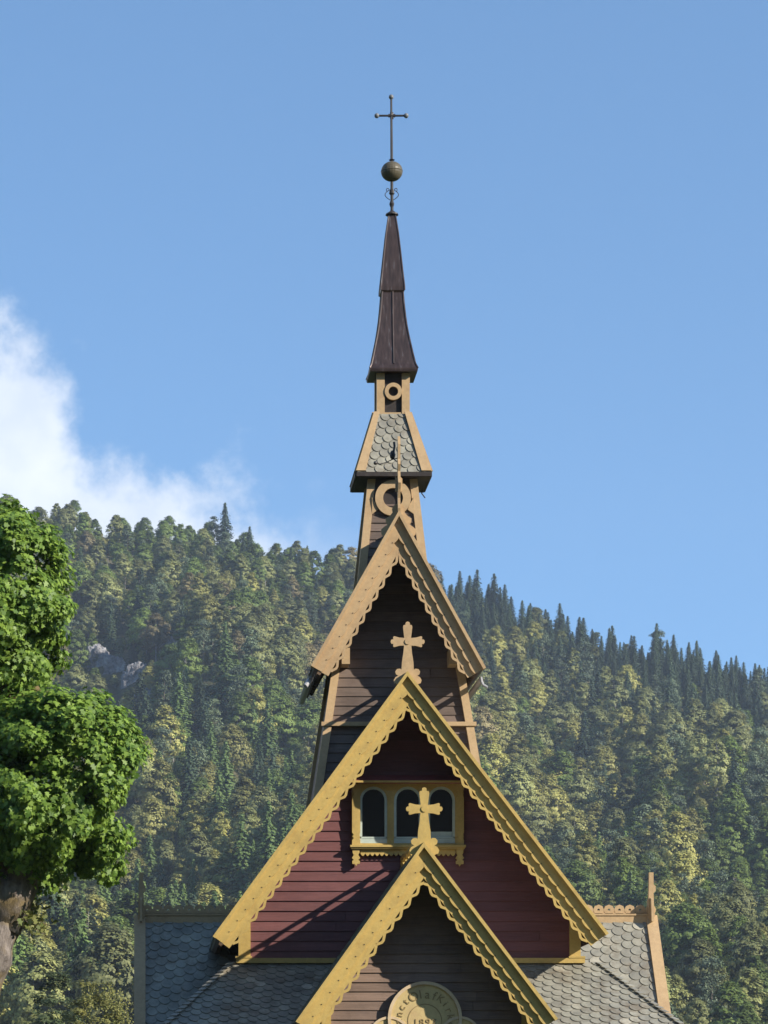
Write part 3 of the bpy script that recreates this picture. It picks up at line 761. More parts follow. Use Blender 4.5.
# ================= transepts =================
DT = 54.0; at = R(52); tt = math.tan(at); zrT = Z_(918, DT); dd = 2.3
for side, x0, x1, xo, base_x in ((-1, 141, 300, -1, 0), (1, 540, 650, 1, 0)):
    XA, XB = X_(x0 if side < 0 else x0, DT), X_(x1, DT)
    mb = MB(); Lt = dd/math.cos(at)
    scales((XA, DT-dd, zrT-dd*tt), Vector((1, 0, 0)), Vector((0, math.cos(at), math.sin(at))), [(0, 0), (XB-XA, 0), (XB-XA, Lt), (0, Lt)], w=.21, pitch=.17, ang=R(-40), mb=mb)
    scales((XB, DT+dd, zrT-dd*tt), Vector((-1, 0, 0)), Vector((0, -math.cos(at), math.sin(at))), [(0, 0), (XB-XA, 0), (XB-XA, Lt), (0, Lt)], w=.21, pitch=.17, ang=R(-40), mb=mb)
    xe_ = XA if side < 0 else XB
    tr = mb.build('transept_roof', M['slate'], church)
    # gable wall
    g = MB(); xin = xe_-side*.35
    g.prism([(xin, DT-dd+.2, .4), (xin, DT+dd-.2, .4), (xin, DT+dd-.2, zrT-dd*tt+.2), (xin, DT, zrT-.15), (xin, DT-dd+.2, zrT-dd*tt+.2)], (-side*.1, 0, 0))
    g.box(min(xin, xin-side*2.5), max(xin, xin-side*2.5), DT-dd+.2, DT-dd+.3, .4, zrT-dd*tt+.25)
    g.build('gable_wall', M['brown'], tr)
    # ridge board with pierced cresting
    r = MB(); r.box(XA, XB, DT-.09, DT-.03, Z_(928.5, DT), Z_(916, DT)); r.box(XA, XB, DT-.11, DT+.09, Z_(916, DT)+.002, Z_(914.2, DT)); r.box(XA, XB, DT-.035, DT-.005, Z_(914.1, DT), Z_(910.6, DT))
    # cresting: row of pierced lozenges between two thin rails
    pw = 10.4*DT/F; zc0 = Z_(915.4, DT); hz = 10.5*DT/F; x = XA+.02
    r.box(XA, XB, DT-.04, DT, zc0, zc0+.035)
    while x+pw < XB+.1:
        c = x+pw/2; rr = pw*.52
        for q4 in range(8):
            a0, a1 = q4*PI/4, (q4+1)*PI/4
            def rp_(a, k): return (c+rr*k*math.cos(a)*1.0, DT-.04, zc0+hz*.5+rr*k*math.sin(a))
            r.prism([rp_(a0, .26), rp_(a0, 1.0), rp_(a1, 1.0), rp_(a1, .26)], (0, .035, 0))
        x += pw
    r.build('ridge_crest', M['tan'], tr)
    # verge boards, front and back
    for sy in (-1, 1):
        a = Vector((xe_+side*.02, DT+sy*.02, zrT+.02)); b = Vector((xe_+side*.02, DT+sy*(dd+.1), zrT-(dd+.1)*tt+.02))
        vb = MB(); vb.beam(a, b, .20, .09, up=Vector((0, -sy*math.sin(at), math.cos(at)))*-1); vb.build('verge_board', M['tan'], tr)
    # finial post seen almost edge on
    fp = MB(); xf_ = xe_+side*.0
    zt3, zb3 = Z_(873, DT), Z_(928, DT)
    w_ = .055
    fp.prism([(xf_-w_, DT-.12, zb3), (xf_+w_*1.4, DT-.12, zb3), (xf_+w_*1.4, DT-.12, zb3+.12), (xf_+w_, DT-.12, zb3+.16), (xf_+w_*1.3, DT-.12, zb3+.22), (xf_+w_, DT-.12, zb3+.30), (xf_+w_*.8, DT-.12, zb3+.62),
              (xf_+w_*1.5, DT-.12, zb3+.66), (xf_+w_*1.5, DT-.12, zb3+.74), (xf_+w_*.8, DT-.12, zb3+.78), (xf_+w_*.8, DT-.12, zt3), (xf_-w_*.6, DT-.12, zt3), (xf_-w_*.9, DT-.12, zb3+.3)], (0, .10, 0))
    fp.prism([(xf_-.02, DT-.3, zb3+.1), (xf_-.02, DT+.3, zb3+.1), (xf_-.02, DT+.12, zb3+.3), (xf_-.02, DT+.25, zb3+.5), (xf_-.02, DT+.06, zb3+.55), (xf_-.02, DT, zt3-.02), (xf_-.02, DT-.06, zb3+.55), (xf_-.02, DT-.25, zb3+.5)], (.04, 0, 0))
    fp.build('gable_finial', M['tan'], tr)

# ------------------------------------------------------------------ leaves with numpy
def np_obj(name, verts, faces_flat, npf, mat, parent=None, loc=(0, 0, 0), link=True, smooth=False, extra=None, data_only=False):
    me = bpy.data.meshes.new(name); nv = len(verts); nf = len(faces_flat)//npf
    me.vertices.add(nv); me.vertices.foreach_set('co', np.asarray(verts, np.float32).ravel())
    me.loops.add(nf*npf); me.loops.foreach_set('vertex_index', np.asarray(faces_flat, np.int32))
    me.polygons.add(nf); me.polygons.foreach_set('loop_start', np.arange(0, nf*npf, npf, dtype=np.int32))
    mats = mat if isinstance(mat, (list, tuple)) else [mat]
    for m in mats: me.materials.append(m)
    me.update(calc_edges=True)
    if data_only: return me
    o = bpy.data.objects.new(name, me)
    if link: COL.objects.link(o)
    o.location = loc
    if parent: o.parent = parent
    return o
def unit(a): return a/np.maximum(np.linalg.norm(a, axis=1, keepdims=True), 1e-9)
def leaf_quads(c, n, size, aspect=1.0, r=rng, droop=None):
    """rhombic leaf faces at c with normals n"""
    n = unit(n); k = len(c)
    a = unit(np.cross(n, unit(r.normal(size=(k, 3)))))
    if droop is not None: a = unit(a*(1-droop)+np.array([0, 0, -1.0])*droop); a = unit(a-n*np.sum(a*n, 1, keepdims=True))
    b = np.cross(n, a); s = (size*r.uniform(.6, 1.3, k))[:, None]
    v = np.stack([c-a*s*.6, c-b*s*.42*aspect+n*s*.08, c+a*s*.6, c+b*s*.42*aspect+n*s*.08], 1).reshape(-1, 3)
    return v, np.arange(4*k)
def lobed_leaves(c, n, size, r=rng):
    """five-pointed maple leaves, each a fan folded a little along its midrib"""
    n = unit(n); k = len(c); a = unit(r.normal(size=(k, 3))*.8+np.array([0, 0, -1.0])); a = unit(a-n*np.sum(a*n, 1, keepdims=True)); b = np.cross(n, a)
    s = (size*r.uniform(.65, 1.25, k))[:, None]
    out = [(-.45, 0, 0), (-.30, .42, .05), (-.02, .22, .02), (.12, .55, .06), (.22, .20, .02), (.62, 0, -.06), (.22, -.20, .02), (.12, -.55, .06), (-.02, -.22, .02), (-.30, -.42, .05)]
    v = np.stack([c+a*s*p+b*s*q+n*s*w for p, q, w in out], 1).reshape(-1, 3)
    return v, np.arange(10*k)

def deciduous(H, W, n_clump, per, leaf, seed, low=.22, spread=1.0):
    r = np.random.default_rng(seed); cs = []; ns = []
    skew = r.uniform(-.12, .12, 2)
    for i in range(n_clump):
        t = r.uniform(0, 1)**.85; z = H*(low+(1-low)*t*.96)
        prof = math.sin(PI*min(1, (.10+.90*t)**.8))**.62 if t < .97 else .25
        rad = W/2*prof; a = r.uniform(0, 2*PI); q = math.sqrt(r.uniform(.15, 1))*rad*.86
        c = np.array([math.cos(a)*q+skew[0]*z, math.sin(a)*q+skew[1]*z, z]); cr = W*r.uniform(.075, .135)*spread
        k = int(per*r.uniform(.7, 1.3)); d = unit(r.normal(size=(k, 3))); d[:, 2] = np.abs(d[:, 2])*.9-.25*r.uniform(0, 1, k)
        rr = cr*r.uniform(.55, 1.1, (k, 1)); p = c+d*rr*np.array([1, 1, .8])
        p[:, 2] -= np.abs(r.normal(size=k))*cr*.25
        oc = unit(p-np.array([skew[0]*z, skew[1]*z, H*(low+.3)])); cs.append(p); ns.append(d*.42+oc*1.0+np.array([0, 0, .15])+r.normal(size=(k, 3))*.17)
    return leaf_quads(np.concatenate(cs), np.concatenate(ns), leaf, 1.2, r)
def conifer(H, W, layers, seed, leaf=.5, slim=1.0):
    r = np.random.default_rng(seed); cs = []; ns = []; al_ = []
    V = []; 
    for L in range(layers):
        t = (L+.5)/layers; z0 = H*(.06+.94*t); rad = W/2*(1-t)**.8*r.uniform(.75, 1.12)+.06*W
        nb = max(5, int(13*(1-t)+4)); ph = r.uniform(0, 2*PI)
        for b in range(nb):
            a = ph+2*PI*b/nb+r.uniform(-.25, .25); Lb = rad*r.uniform(.7, 1.15); m = max(2, int(Lb/leaf*1.7)+1)
            for j in range(m):
                f = (j+.6)/m; x = Lb*f; z = z0+H*.02*(1-f)-x*.30+.10*x*f
                for sgn in (-1, 1):
                    off = leaf*.30*sgn*(1-f*.5)
                    cs.append((math.cos(a)*x-math.sin(a)*off, math.sin(a)*x+math.cos(a)*off, z+r.uniform(-.12, .12)))
                    ns.append((math.cos(a)*.9+r.normal()*.25, math.sin(a)*.9+r.normal()*.25, .55))
    # leader
    for j in range(8): cs.append((0, 0, H*(.93+.01*j))); ns.append((r.normal(), r.normal(), .2))
    return leaf_quads(np.array(cs), np.array(ns), leaf, .9, r, droop=.25)
def pine(H, W, seed, leaf=.4):
    r = np.random.default_rng(seed); cs = []; ns = []
    for i in range(40):
        t = r.uniform(0, 1); z = H*(.32+.66*t); rad = W/2*(1-t*.75)*math.sqrt(r.uniform(.1, 1)); a = r.uniform(0, 2*PI)
        c = np.array([math.cos(a)*rad, math.sin(a)*rad, z]); k = 75; d = unit(r.normal(size=(k, 3)))
        p = c+d*W*.15*r.uniform(.4, 1.1, (k, 1))*np.array([1.25, 1.25, .5]); cs.append(p); ns.append(d+np.array([0, 0, .8])+r.normal(size=(k, 3))*.5)
    return leaf_quads(np.concatenate(cs), np.concatenate(ns), leaf, .9, r)

KINDS = []   # (look, form, crown mesh, trunk mesh, nominal height, nominal width)
def trunk_mesh(H, r0, mat, name, seed, frac=.9, limbs=5, lo=.25):
    r = random.Random(seed); m = MB()
    path = [(r.uniform(-.1, .1)*i, r.uniform(-.1, .1)*i, -1.0+(H*frac+1.0)*i/5) for i in range(6)]
    m.tube(path, [r0*(1-.16*i) for i in range(6)], 6)
    for i in range(limbs):
        t = r.uniform(lo, .8); z = H*frac*t; a = r.uniform(0, 2*PI); L = H*.16*(1.1-t)
        m.tube([(0, 0, z), (math.cos(a)*L*.6, math.sin(a)*L*.6, z+L*.5), (math.cos(a)*L, math.sin(a)*L, z+L)], [r0*.4, r0*.25, r0*.1], 5)
    o = m.build(name, mat, None, base=(0, 0, 0)); me = o.data; bpy.data.objects.remove(o); return me
def add_kind(look, form, vf, H, W, tr):
    me = np_obj('crown', vf[0], vf[1], 4, LEAF[look], data_only=True); KINDS.append((look, form, me, tr, H, W))
seed = 100
for look, cnt in (('olive', 4), ('yellow', 3), ('rust', 2), ('green', 3)):
    for i in range(cnt):
        seed += 1; H = 17.0; W = (10.0, 12.0, 8.8, 11.0)[i]
        add_kind(look, 'birch', deciduous(H, W, 130+12*i, 56, .43, seed, low=(.18, .25, .15, .3)[i]), H, W, trunk_mesh(H, .17, M['birchbark'], 'trunk', seed))
for look, cnt in (('spruce', 3), ('bluegreen', 3)):
    for i in range(cnt):
        seed += 1; H = 19.0; W = (8.0, 7.0, 9.2)[i]
        add_kind(look, 'spruce', conifer(H, W, (30, 27, 32)[i], seed, leaf=.52), H, W, trunk_mesh(H, .18, M['bark'], 'trunk', seed, limbs=0))
for i in range(3):
    seed += 1; H = 17.0; W = (7.6, 6.6, 9)[i]
    add_kind('pine', 'pine', pine(H, W, seed, leaf=.46), H, W, trunk_mesh(H, .2, M['bark'], 'trunk', seed, lo=.35))
BY = {}
for i, kd in enumerate(KINDS): BY.setdefault(kd[0], []).append(i)

# ------------------------------------------------------------------ terrain
SK = [(-3000, 640), (-900, 560), (-300, 500), (0, 513), (50, 520), (100, 530), (150, 534), (200, 536), (260, 563), (300, 568), (350, 575), (400, 590), (440, 600), (480, 607), (540, 628), (600, 655), (650, 664), (700, 672), (768, 682), (900, 700), (1400, 760), (3500, 900)]
skx = np.array([a for a, b in SK], float); sky_ = np.array([b+8 for a, b in SK], float)
DR = 1300.0; DB = 430.0
def fbm(x, y, seed=0):
    v = 0
    for k, (f, a) in enumerate(((.006, 1.0), (.013, .55), (.03, .3), (.07, .14))):
        v = v+a*np.sin(x*f*1.3+seed+k*1.7+1.3*np.sin(y*f*.8+k))*np.cos(y*f*1.1+seed*2+k*2.3+np.sin(x*f*.9))
    return v
def terrain(x, y):
    x = np.asarray(x, float); y = np.asarray(y, float)
    h = (VY-np.interp(x*F/DR+VX, skx, sky_))*DR/F+EYE
    s = (y-DB)/(DR-DB); sc = np.clip(s, 0, 1)
    up = h*(np.clip(y, 1, DR)/DR)*(sc**1.02)
    z = np.where(y <= DR, up, h-(y-DR)*.55+((y-DR)*.012)**2*0)
    gul = 11.0*np.sin(x*.034+y*.006+1.1*np.sin(y*.009))+7.0*np.sin(x*.071-y*.013+2.0+np.sin(y*.017))
    z = z+(fbm(x, y)*8.0+gul)*np.clip(s*3, 0, 1)*np.clip((DR-y)/260+.08, .08, 1)
    return np.where(s <= 0, -.3, np.maximum(z, -.3))
xs_g = np.concatenate([np.linspace(-2800, -300, 50), np.linspace(-290, 560, 171), np.linspace(575, 2900, 50)])
ys_g = np.concatenate([np.linspace(DB, 1330, 181), np.linspace(1345, 1900, 20)])
XX, YY = np.meshgrid(xs_g, ys_g); ZZ = terrain(XX, YY)
vs = np.stack([XX, YY, ZZ], 2).reshape(-1, 3); nx, ny = len(xs_g), len(ys_g)
ii = (np.arange(ny-1)[:, None]*nx+np.arange(nx-1)[None, :]).ravel(); fc = np.stack([ii, ii+1, ii+nx+1, ii+nx], 1).ravel()
hill = np_obj('hill', vs, fc, 4, M['hill']); tag(hill, 'forested hillside terrain rising behind the church', kind='structure')
hill.data.polygons.foreach_set('use_smooth', [True]*len(hill.data.polygons))
gr = MB(); nn = 40
gx = np.linspace(-2900, 2900, nn+1); gy = np.linspace(-1000, 1950, nn+1)
gr.add([(x, y, 0.0) for y in gy for x in gx], [(j*(nn+1)+i, j*(nn+1)+i+1, (j+1)*(nn+1)+i+1, (j+1)*(nn+1)+i) for j in range(nn) for i in range(nn)])
tag(gr.build('ground', M['grass'], base=(0, 0, 0)), 'flat valley grass around the church', kind='structure')

mx = np.linspace(-2850, 2850, 90); my = np.linspace(-990, -420, 30); MX, MY = np.meshgrid(mx, my)  # unseen ridge behind the camera, added to cut the low sky fill
MZ = 320*np.clip((-430-MY)/480, 0, 1)**1.1*(1+.12*np.sin(MX*.004)+.06*np.sin(MX*.013+1))+fbm(MX, MY, 5)*7*np.clip((-430-MY)/100, 0, 1)-.4
ii = (np.arange(29)[:, None]*90+np.arange(89)[None, :]).ravel(); mo = np_obj('sky_blocker_ridge', np.stack([MX, MY, MZ], 2).reshape(-1, 3), np.stack([ii, ii+1, ii+91, ii+90], 1).ravel(), 4, M['hill'])
tag(mo, 'unseen ridge behind the camera added to block low sky light', kind='structure')

# rock outcrops
from mathutils import noise as rnoise
def hill_hit(px, py):
    ys = np.linspace(DB, DR, 900); x = (px-VX)*ys/F; z = terrain(x, ys); e = EYE+(VY-py)*ys/F
    k = np.argmax(z > e); return (float(x[k]), float(ys[k]), float(z[k]))
def rock(px, py, w, h, seed, label):
    x, y, z = hill_hit(px, py); r = np.random.default_rng(seed); bm = bmesh.new(); bmesh.ops.create_icosphere(bm, subdivisions=5, radius=1)
    dirs = unit(r.normal(size=(26, 3))); ds = r.uniform(.5, 1.0, 26)
    for v in bm.verts:
        p = np.array(v.co); q_ = 1.0
        for dv, dd_ in zip(dirs, ds):
            t = p@dv
            if t > 0: q_ = min(q_, dd_/t)
        pn = Vector((p[0]*w, p[1]*w, p[2]*h)); q_ += .16*rnoise.noise(pn*.22+Vector((seed, 0, 0)))+.10*rnoise.noise(pn*.6)-.10*abs(rnoise.noise(Vector((pn.x*.9, pn.y*.9, pn.z*.25))))+.05*rnoise.noise(pn*1.6)
        v.co = Vector((p[0]*q_*w, p[1]*q_*w*.5, p[2]*q_*h+ (0 if p[2] > 0 else -2)))
    me = bpy.data.meshes.new('rock_outcrop'); bm.to_mesh(me); bm.free(); me.materials.append(M['rock'])
    o = bpy.data.objects.new('rock_outcrop', me); COL.objects.link(o); o.location = (x, y+w*.3, z); o.rotation_euler = (R(r.uniform(-10, 10)), R(r.uniform(-12, 12)), r.uniform(-.4, .4))
    tag(o, label, 'rock', 'rock outcrops on the hillside'); return (x, y, w)
ROCKS = [rock(97, 668, 8.1, 9.4, 1, 'leftmost grey cliff face beside the maple crown on the hillside'), rock(118, 672, 7.6, 10.2, 2, 'grey cliff face with upright ribs, second from the maple'),
         rock(135, 682, 7.2, 10.9, 3, 'grey crag between the ribbed cliff and the small upper crag'), rock(173, 655, 6.1, 9.4, 4, 'small grey crag uphill and right of the cliffs by the maple'),
         rock(146, 706, 5.1, 9.4, 9, 'narrow grey slab lowest of the cliffs right of the maple'),
         rock(664, 868, 4.9, 2.7, 5, 'flat pale ledge directly right of the transept finial top'), rock(722, 872, 3.2, 3.1, 6, 'small bright boulder on the slope right of the flat ledge'),
         rock(752, 945, 3.7, 3.1, 7, 'pale boulder at the right edge low on the slope'), rock(758, 860, 4.1, 3.1, 8, 'pale stones at the right edge halfway up the lower slope'),
         rock(735, 955, 4.1, 2.1, 10, 'low grey slab just left of the lowest boulder at the right edge')]

# ------------------------------------------------------------------ forest
fr = np.random.default_rng(42)
def occluded(px, py):
    if py > 675 and abs(px-407) < (py-675)*.74: return True
    if py > 515 and py < 800 and abs(px-398) < min((py-515)*.55, 82): return True
    if 136 < px < 655 and py > 905: return True
    if ((px-60)/85)**2+((py-785)/98)**2 < 1 or (px < 70 and 510 < py < 700): return True
    return False
T = []
sp = 8.8
yv = 520.0
while yv < 1322:
    gz_k = float(np.interp(yv, [700, 1000, 1300], [1.22, 1.2, .95])); sp0 = 8.5*gz_k; sp = sp0
    x0 = (-900-VX)*yv/F; x1 = (1900-VX)*yv/F; xv = x0
    while xv < x1:
        lowr = (500 < VX+xv*F/yv < 960) and yv < 860; sp = sp0*(.62 if lowr else 1)
        x = xv+fr.uniform(-.45, .45)*sp; y = yv+fr.uniform(-.45, .45)*sp; xv += sp
        px = VX+x*F/y; z = float(terrain(x, y)); py = VY-(z-EYE)*F/y
        nz = float(fbm(np.array(x*3.1), np.array(y*3.1), 7.0)); nz2 = float(fbm(np.array(x*2.2+90), np.array(y*2.2), 3.0))
        right = px > 430
        dens = .93
        if right and py > 800: dens = .80
        if right and 740 < py <= 800: dens = .8
        if any(abs(x-rx) < rw*.8 and -(rw*4.5 if rx < 20 else rw*2) < (y-ry) < rw*.5 for rx, ry, rw in ROCKS): dens = .09 if fr.uniform() < .75 else .9
        bush = fr.uniform() > dens
        if bush and dens < .1 and fr.uniform() < .6: continue
        u = fr.uniform(); depth_top = (py-np.interp(px, skx, sky_))   # px below the ridge
        if not right:
            if depth_top < 30: w = dict(spruce=.10, olive=.54, pine=.08, green=.18, rust=.05)
            elif py < 700: w = dict(olive=.42, yellow=.16, rust=.05, pine=.14, green=.17, spruce=.08)
            elif py < 830: w = dict(olive=.30, yellow=.18, green=.18, pine=.10, bluegreen=.12, spruce=.12)
            else: w = dict(bluegreen=.42, green=.22, spruce=.14, olive=.14, yellow=.08)
        else:
            if depth_top < 34: w = dict(spruce=.93, pine=.05, olive=.02)
            elif depth_top < 62: w = dict(spruce=.76, pine=.12, olive=.09, yellow=.03)
            elif depth_top < 90 : w = dict(spruce=.26, pine=.18, olive=.28, yellow=.24, green=.06)
            elif py < 830: w = dict(olive=.34, yellow=.40, green=.12, pine=.10, spruce=.05, rust=.01)
            else: w = dict(green=.34, yellow=.16, olive=.22, pine=.16, bluegreen=.08, rust=.01)
        ks = list(w); pr = np.array([w[k] for k in ks]); 
        pr = pr*np.array([math.exp(1.1*nz*(1 if k in ('olive', 'yellow', 'rust') else -1)) for k in ks]); pr = np.clip(pr, .01, None); pr /= pr.sum()
        look = ks[fr.choice(len(ks), p=pr)]; ki = BY[look][fr.integers(len(BY[look]))]
        s = gz_k*fr.uniform(.55, 1.18)*(1+.15*nz2)
        if lowr: s *= fr.uniform(.42, .82)
        if bush: look = 'green' if fr.uniform() < .5 else 'olive'; ki = BY[look][fr.integers(len(BY[look]))]; s *= .30
        if KINDS[ki][1] == 'spruce': s *= fr.uniform(.8, 1.15)*(.8 if depth_top < 60 else 1)
        if px < 300 and depth_top < 45: s *= 1.0
        T.append([x, y, z, ki, s, fr.uniform(0, 2*PI), px, py])
        if -60 < px < 830:     # understorey between the big crowns
            for _ in range(2):
                bx_, by_ = x+fr.uniform(-6, 6), y+fr.uniform(-7, 7); lk = ('green', 'olive', 'yellow')[fr.choice(3, p=[.45, .4, .15])]
                if any(abs(bx_-rx) < rw*.8 and abs(by_-ry) < rw for rx, ry, rw in ROCKS): continue
                T.append([bx_, by_, float(terrain(bx_, by_))-.8, BY[lk][fr.integers(len(BY[lk]))], fr.uniform(.26, .42), fr.uniform(0, 2*PI), px, py])
    yv += sp0*(.85 if yv < 860 else 1)
for q_ in range(430, 960, 4):
    y = fr.uniform(1235, 1318); x = (q_+fr.uniform(-3, 3)-VX)*y/F; T.append([x, y, float(terrain(x, y)), BY['spruce'][fr.integers(3)], fr.uniform(.55, 1.0), fr.uniform(0, 6), q_, 0])
# the lone tall spruce on the left skyline
x, y = (225-VX)*1288/F, 1288.0; T.append([x, y, float(terrain(x, y)), BY['spruce'][0], 1.25, .3, 225, 0])
# tree count seen in the picture: coarse near-to-far cover to find the 300 that show largest
T.sort(key=lambda t: t[1])
cov = np.zeros((512, 384), bool)
for py in range(512):
    for px in range(384):
        if occluded(px*2, py*2): cov[py, px] = True
vis = []
for t in T:
    kd = KINDS[t[3]]; pp = F/t[1]; small = t[4] < .43; H = kd[4]*t[4]*pp; W = kd[5]*t[4]*pp*.8; px = VX+t[0]*F/t[1]; pb = VY-(t[2]-EYE)*F/t[1]
    x0, x1 = int(max(0, (px-W/2)/2)), int(min(383, (px+W/2)/2)); y0, y1 = int(max(0, (pb-H)/2)), int(min(511, (pb-H*.12)/2))
    if x1 <= x0 or y1 <= y0: vis.append(0); continue
    sub = cov[y0:y1, x0:x1]; vis.append(0 if small else int((~sub).sum())); sub[:] = True
order = np.argsort(-np.array(vis))[:296]; chosen = set(int(i) for i in order if vis[int(i)] > 6)
LOOKS = {'olive': 'olive green birch', 'yellow': 'yellow green birch', 'rust': 'rust tinted birch', 'green': 'fresh green leafy tree', 'spruce': 'dark green spruce', 'bluegreen': 'mid green pointed spruce', 'pine': 'grey green pine'}
NAMES = {'birch': 'birch_tree', 'spruce': 'spruce_tree', 'pine': 'pine_tree'}
def zone(px, py, top):
    band = 'low on the hillside' if py > 900 else ('on the lower slope' if py > 790 else ('halfway up the hillside' if py > 690 else 'on the upper slope'))
    refs = ((60, 'under the maple crown'), (136, 'between maple and left transept'), (230, 'above the left transept ridge'), (320, 'left of the tower'), (420, 'beside the tower'), (520, 'right of the tower gable'), (600, 'above the right roof slope'), (655, 'above right transept finial'), (710, 'right of transept finial'), (900, 'by the right picture edge'))
    if py < 760: refs = ((80, 'above the maple'), (150, 'beside the grey cliffs'), (220, 'right of the grey cliffs'), (340, 'left of the tower eave'), (420, 'behind the tower'), (540, 'right of the tower eave'), (620, 'above the red gable end'), (700, 'toward the right side'), (900, 'by the right picture edge'))
    for lim, tx in refs:
        if px < lim: return band, tx
    return band, refs[-1][1]
cells = {}
for i in sorted(chosen):
    t = T[i]; px = VX+t[0]*F/t[1]; py = VY-(t[2]+6-EYE)*F/t[1]; cells.setdefault((KINDS[t[3]][0],)+zone(px, py, 0), []).append((px, i))
ORD = ['leftmost', 'second', 'third', 'fourth', 'fifth', 'sixth', 'seventh', 'eighth', 'ninth', 'tenth']
for key, lst in cells.items():
    lst.sort(); n = len(lst)
    for j, (px, i) in enumerate(lst):
        look, band, ref = key; t = T[i]; kd = KINDS[t[3]]
        base = LOOKS[look]+' '+band+' '+ref
        if n > 1: base = ('leftmost ' if j == 0 else ('rightmost ' if j == n-1 else ORD[min(j, 9)]+' '))+base
        root = empty(NAMES[kd[1]], (t[0], t[1], t[2]), base, 'tree', 'trees on the hillside')
        root.rotation_euler = (0, 0, t[5]); root.scale = (t[4],)*3
        for nm, me in (('crown', kd[2]), ('trunk', kd[3])):
            o = bpy.data.objects.new(nm, me); COL.objects.link(o); o.parent = root
rest = [t for i, t in enumerate(T) if i not in chosen]
# the far wood: one object whose vertices carry the remaining trees
tcol = bpy.data.collections.new('forest tree kinds')
for i, kd in enumerate(KINDS):
    me = kd[2].copy(); bm = bmesh.new(); bm.from_mesh(kd[2]); n0 = len(bm.faces); bm.from_mesh(kd[3]); bm.faces.ensure_lookup_table()
    for f in bm.faces[n0:]: f.material_index = 1
    bm.to_mesh(me); bm.free(); me.materials.append(kd[3].materials[0])
    o = bpy.data.objects.new('kind_%02d' % i, me); tcol.objects.link(o)
pm = bpy.data.meshes.new('forest'); pm.vertices.add(len(rest)); pm.vertices.foreach_set('co', np.array([t[:3] for t in rest], np.float32).ravel())
a = pm.attributes.new('idx', 'INT', 'POINT'); a.data.foreach_set('value', np.array([t[3] for t in rest], np.int32))
a = pm.attributes.new('rot', 'FLOAT_VECTOR', 'POINT'); a.data.foreach_set('vector', np.array([(0, 0, t[5]) for t in rest], np.float32).ravel())
a = pm.attributes.new('scl', 'FLOAT_VECTOR', 'POINT'); a.data.foreach_set('vector', np.array([(t[4],)*3 for t in rest], np.float32).ravel())
fo = bpy.data.objects.new('forest', pm); COL.objects.link(fo); tag(fo, 'dense mixed wood covering the rest of the hillside', kind='stuff')
ng = bpy.data.node_groups.new('forest', 'GeometryNodeTree'); ng.interface.new_socket('Geometry', in_out='INPUT', socket_type='NodeSocketGeometry'); ng.interface.new_socket('Geometry', in_out='OUTPUT', socket_type='NodeSocketGeometry')
gi = ng.nodes.new('NodeGroupInput'); go = ng.nodes.new('NodeGroupOutput'); iop = ng.nodes.new('GeometryNodeInstanceOnPoints'); ci = ng.nodes.new('GeometryNodeCollectionInfo')
ci.inputs[0].default_value = tcol; ci.inputs[1].default_value = True; ci.inputs[2].default_value = True
def na(name, dt): n = ng.nodes.new('GeometryNodeInputNamedAttribute'); n.data_type = dt; n.inputs[0].default_value = name; return n.outputs[0]
L_ = ng.links.new; L_(gi.outputs[0], iop.inputs['Points']); L_(ci.outputs[0], iop.inputs['Instance']); iop.inputs['Pick Instance'].default_value = True
L_(na('idx', 'INT'), iop.inputs['Instance Index']); L_(na('rot', 'FLOAT_VECTOR'), iop.inputs['Rotation']); L_(na('scl', 'FLOAT_VECTOR'), iop.inputs['Scale']); L_(iop.outputs[0], go.inputs[0])
md = fo.modifiers.new('wood', 'NODES'); md.node_group = ng
print('trees', len(T), 'single', len(chosen))

# ------------------------------------------------------------------ near trees
DMp = 45.0
mbase = P(-22, 1150, DMp); mbase.z = 0
maple = empty('maple_tree', mbase, 'pollarded maple with two dense bright green crowns at the left edge', 'tree')
def mp(px, py, dy=0): v = P(px, py, DMp); v.y += dy; return v
ctl = [(Vector((mbase.x-.15, DMp, 0)), .62), (mp(-36, 1100), .44), (mp(-33, 1030), .34), (mp(-24, 985), .33), (mp(-12, 950), .39), (mp(-7, 915), .40), (mp(4, 875), .44)]
pth = []; rds = []
for (a, ra), (b, rb) in zip(ctl, ctl[1:]):
    k = max(3, int((b-a).length/.07))
    for i in range(k): pth.append(a.lerp(b, i/k)); rds.append(ra+(rb-ra)*i/k)
m = MB(); m.tube(pth, rds, 44)
from mathutils import noise as mnoise
m2 = MB(); m2.f = m.f; m2.m = m.m
for i, v in enumerate(m.v):
    c = pth[min(i//44, len(pth)-1)]; d = Vector(v)-c; n_ = mnoise.noise(Vector((v[0]*9, v[1]*9, v[2]*2.2)))*.10+mnoise.noise(Vector((v[0]*3, v[1]*3, v[2]*2.5)))*.28+abs(mnoise.noise(Vector((v[0]*24, v[1]*24, v[2]*6))))*.10
    m2.v.append(tuple(c+d*(1+n_)))
tr_ = m2.build('trunk', M['maplebark'], maple, base=mbase, smooth=True)
for path, rad in (([mp(-4, 925), mp(16, 880), mp(42, 840), mp(62, 800)], [.40, .36, .28, .14]), ([mp(-6, 890), mp(-10, 800), mp(-4, 720), mp(6, 650), mp(10, 600)], [.36, .27, .24, .16, .1]),
                  ([mp(2, 880), mp(22, 846, .3), mp(70, 822, .4)], [.25, .16, .08]), ([mp(-8, 730), mp(10, 705, -.2), mp(40, 690, -.2)], [.12, .08, .05]), ([mp(-6, 720), mp(-40, 640), mp(-60, 600)], [.2, .12, .08]),
                  ([mp(42, 835), mp(70, 815, -.4), mp(100, 790, -.5)], [.13, .09, .04]), ([mp(-5, 890), mp(-60, 830), mp(-90, 790)], [.26, .2, .1])):
    MB().tube(path, rad, 10).build('limb', M['maplebark'], maple, base=mbase, smooth=True)
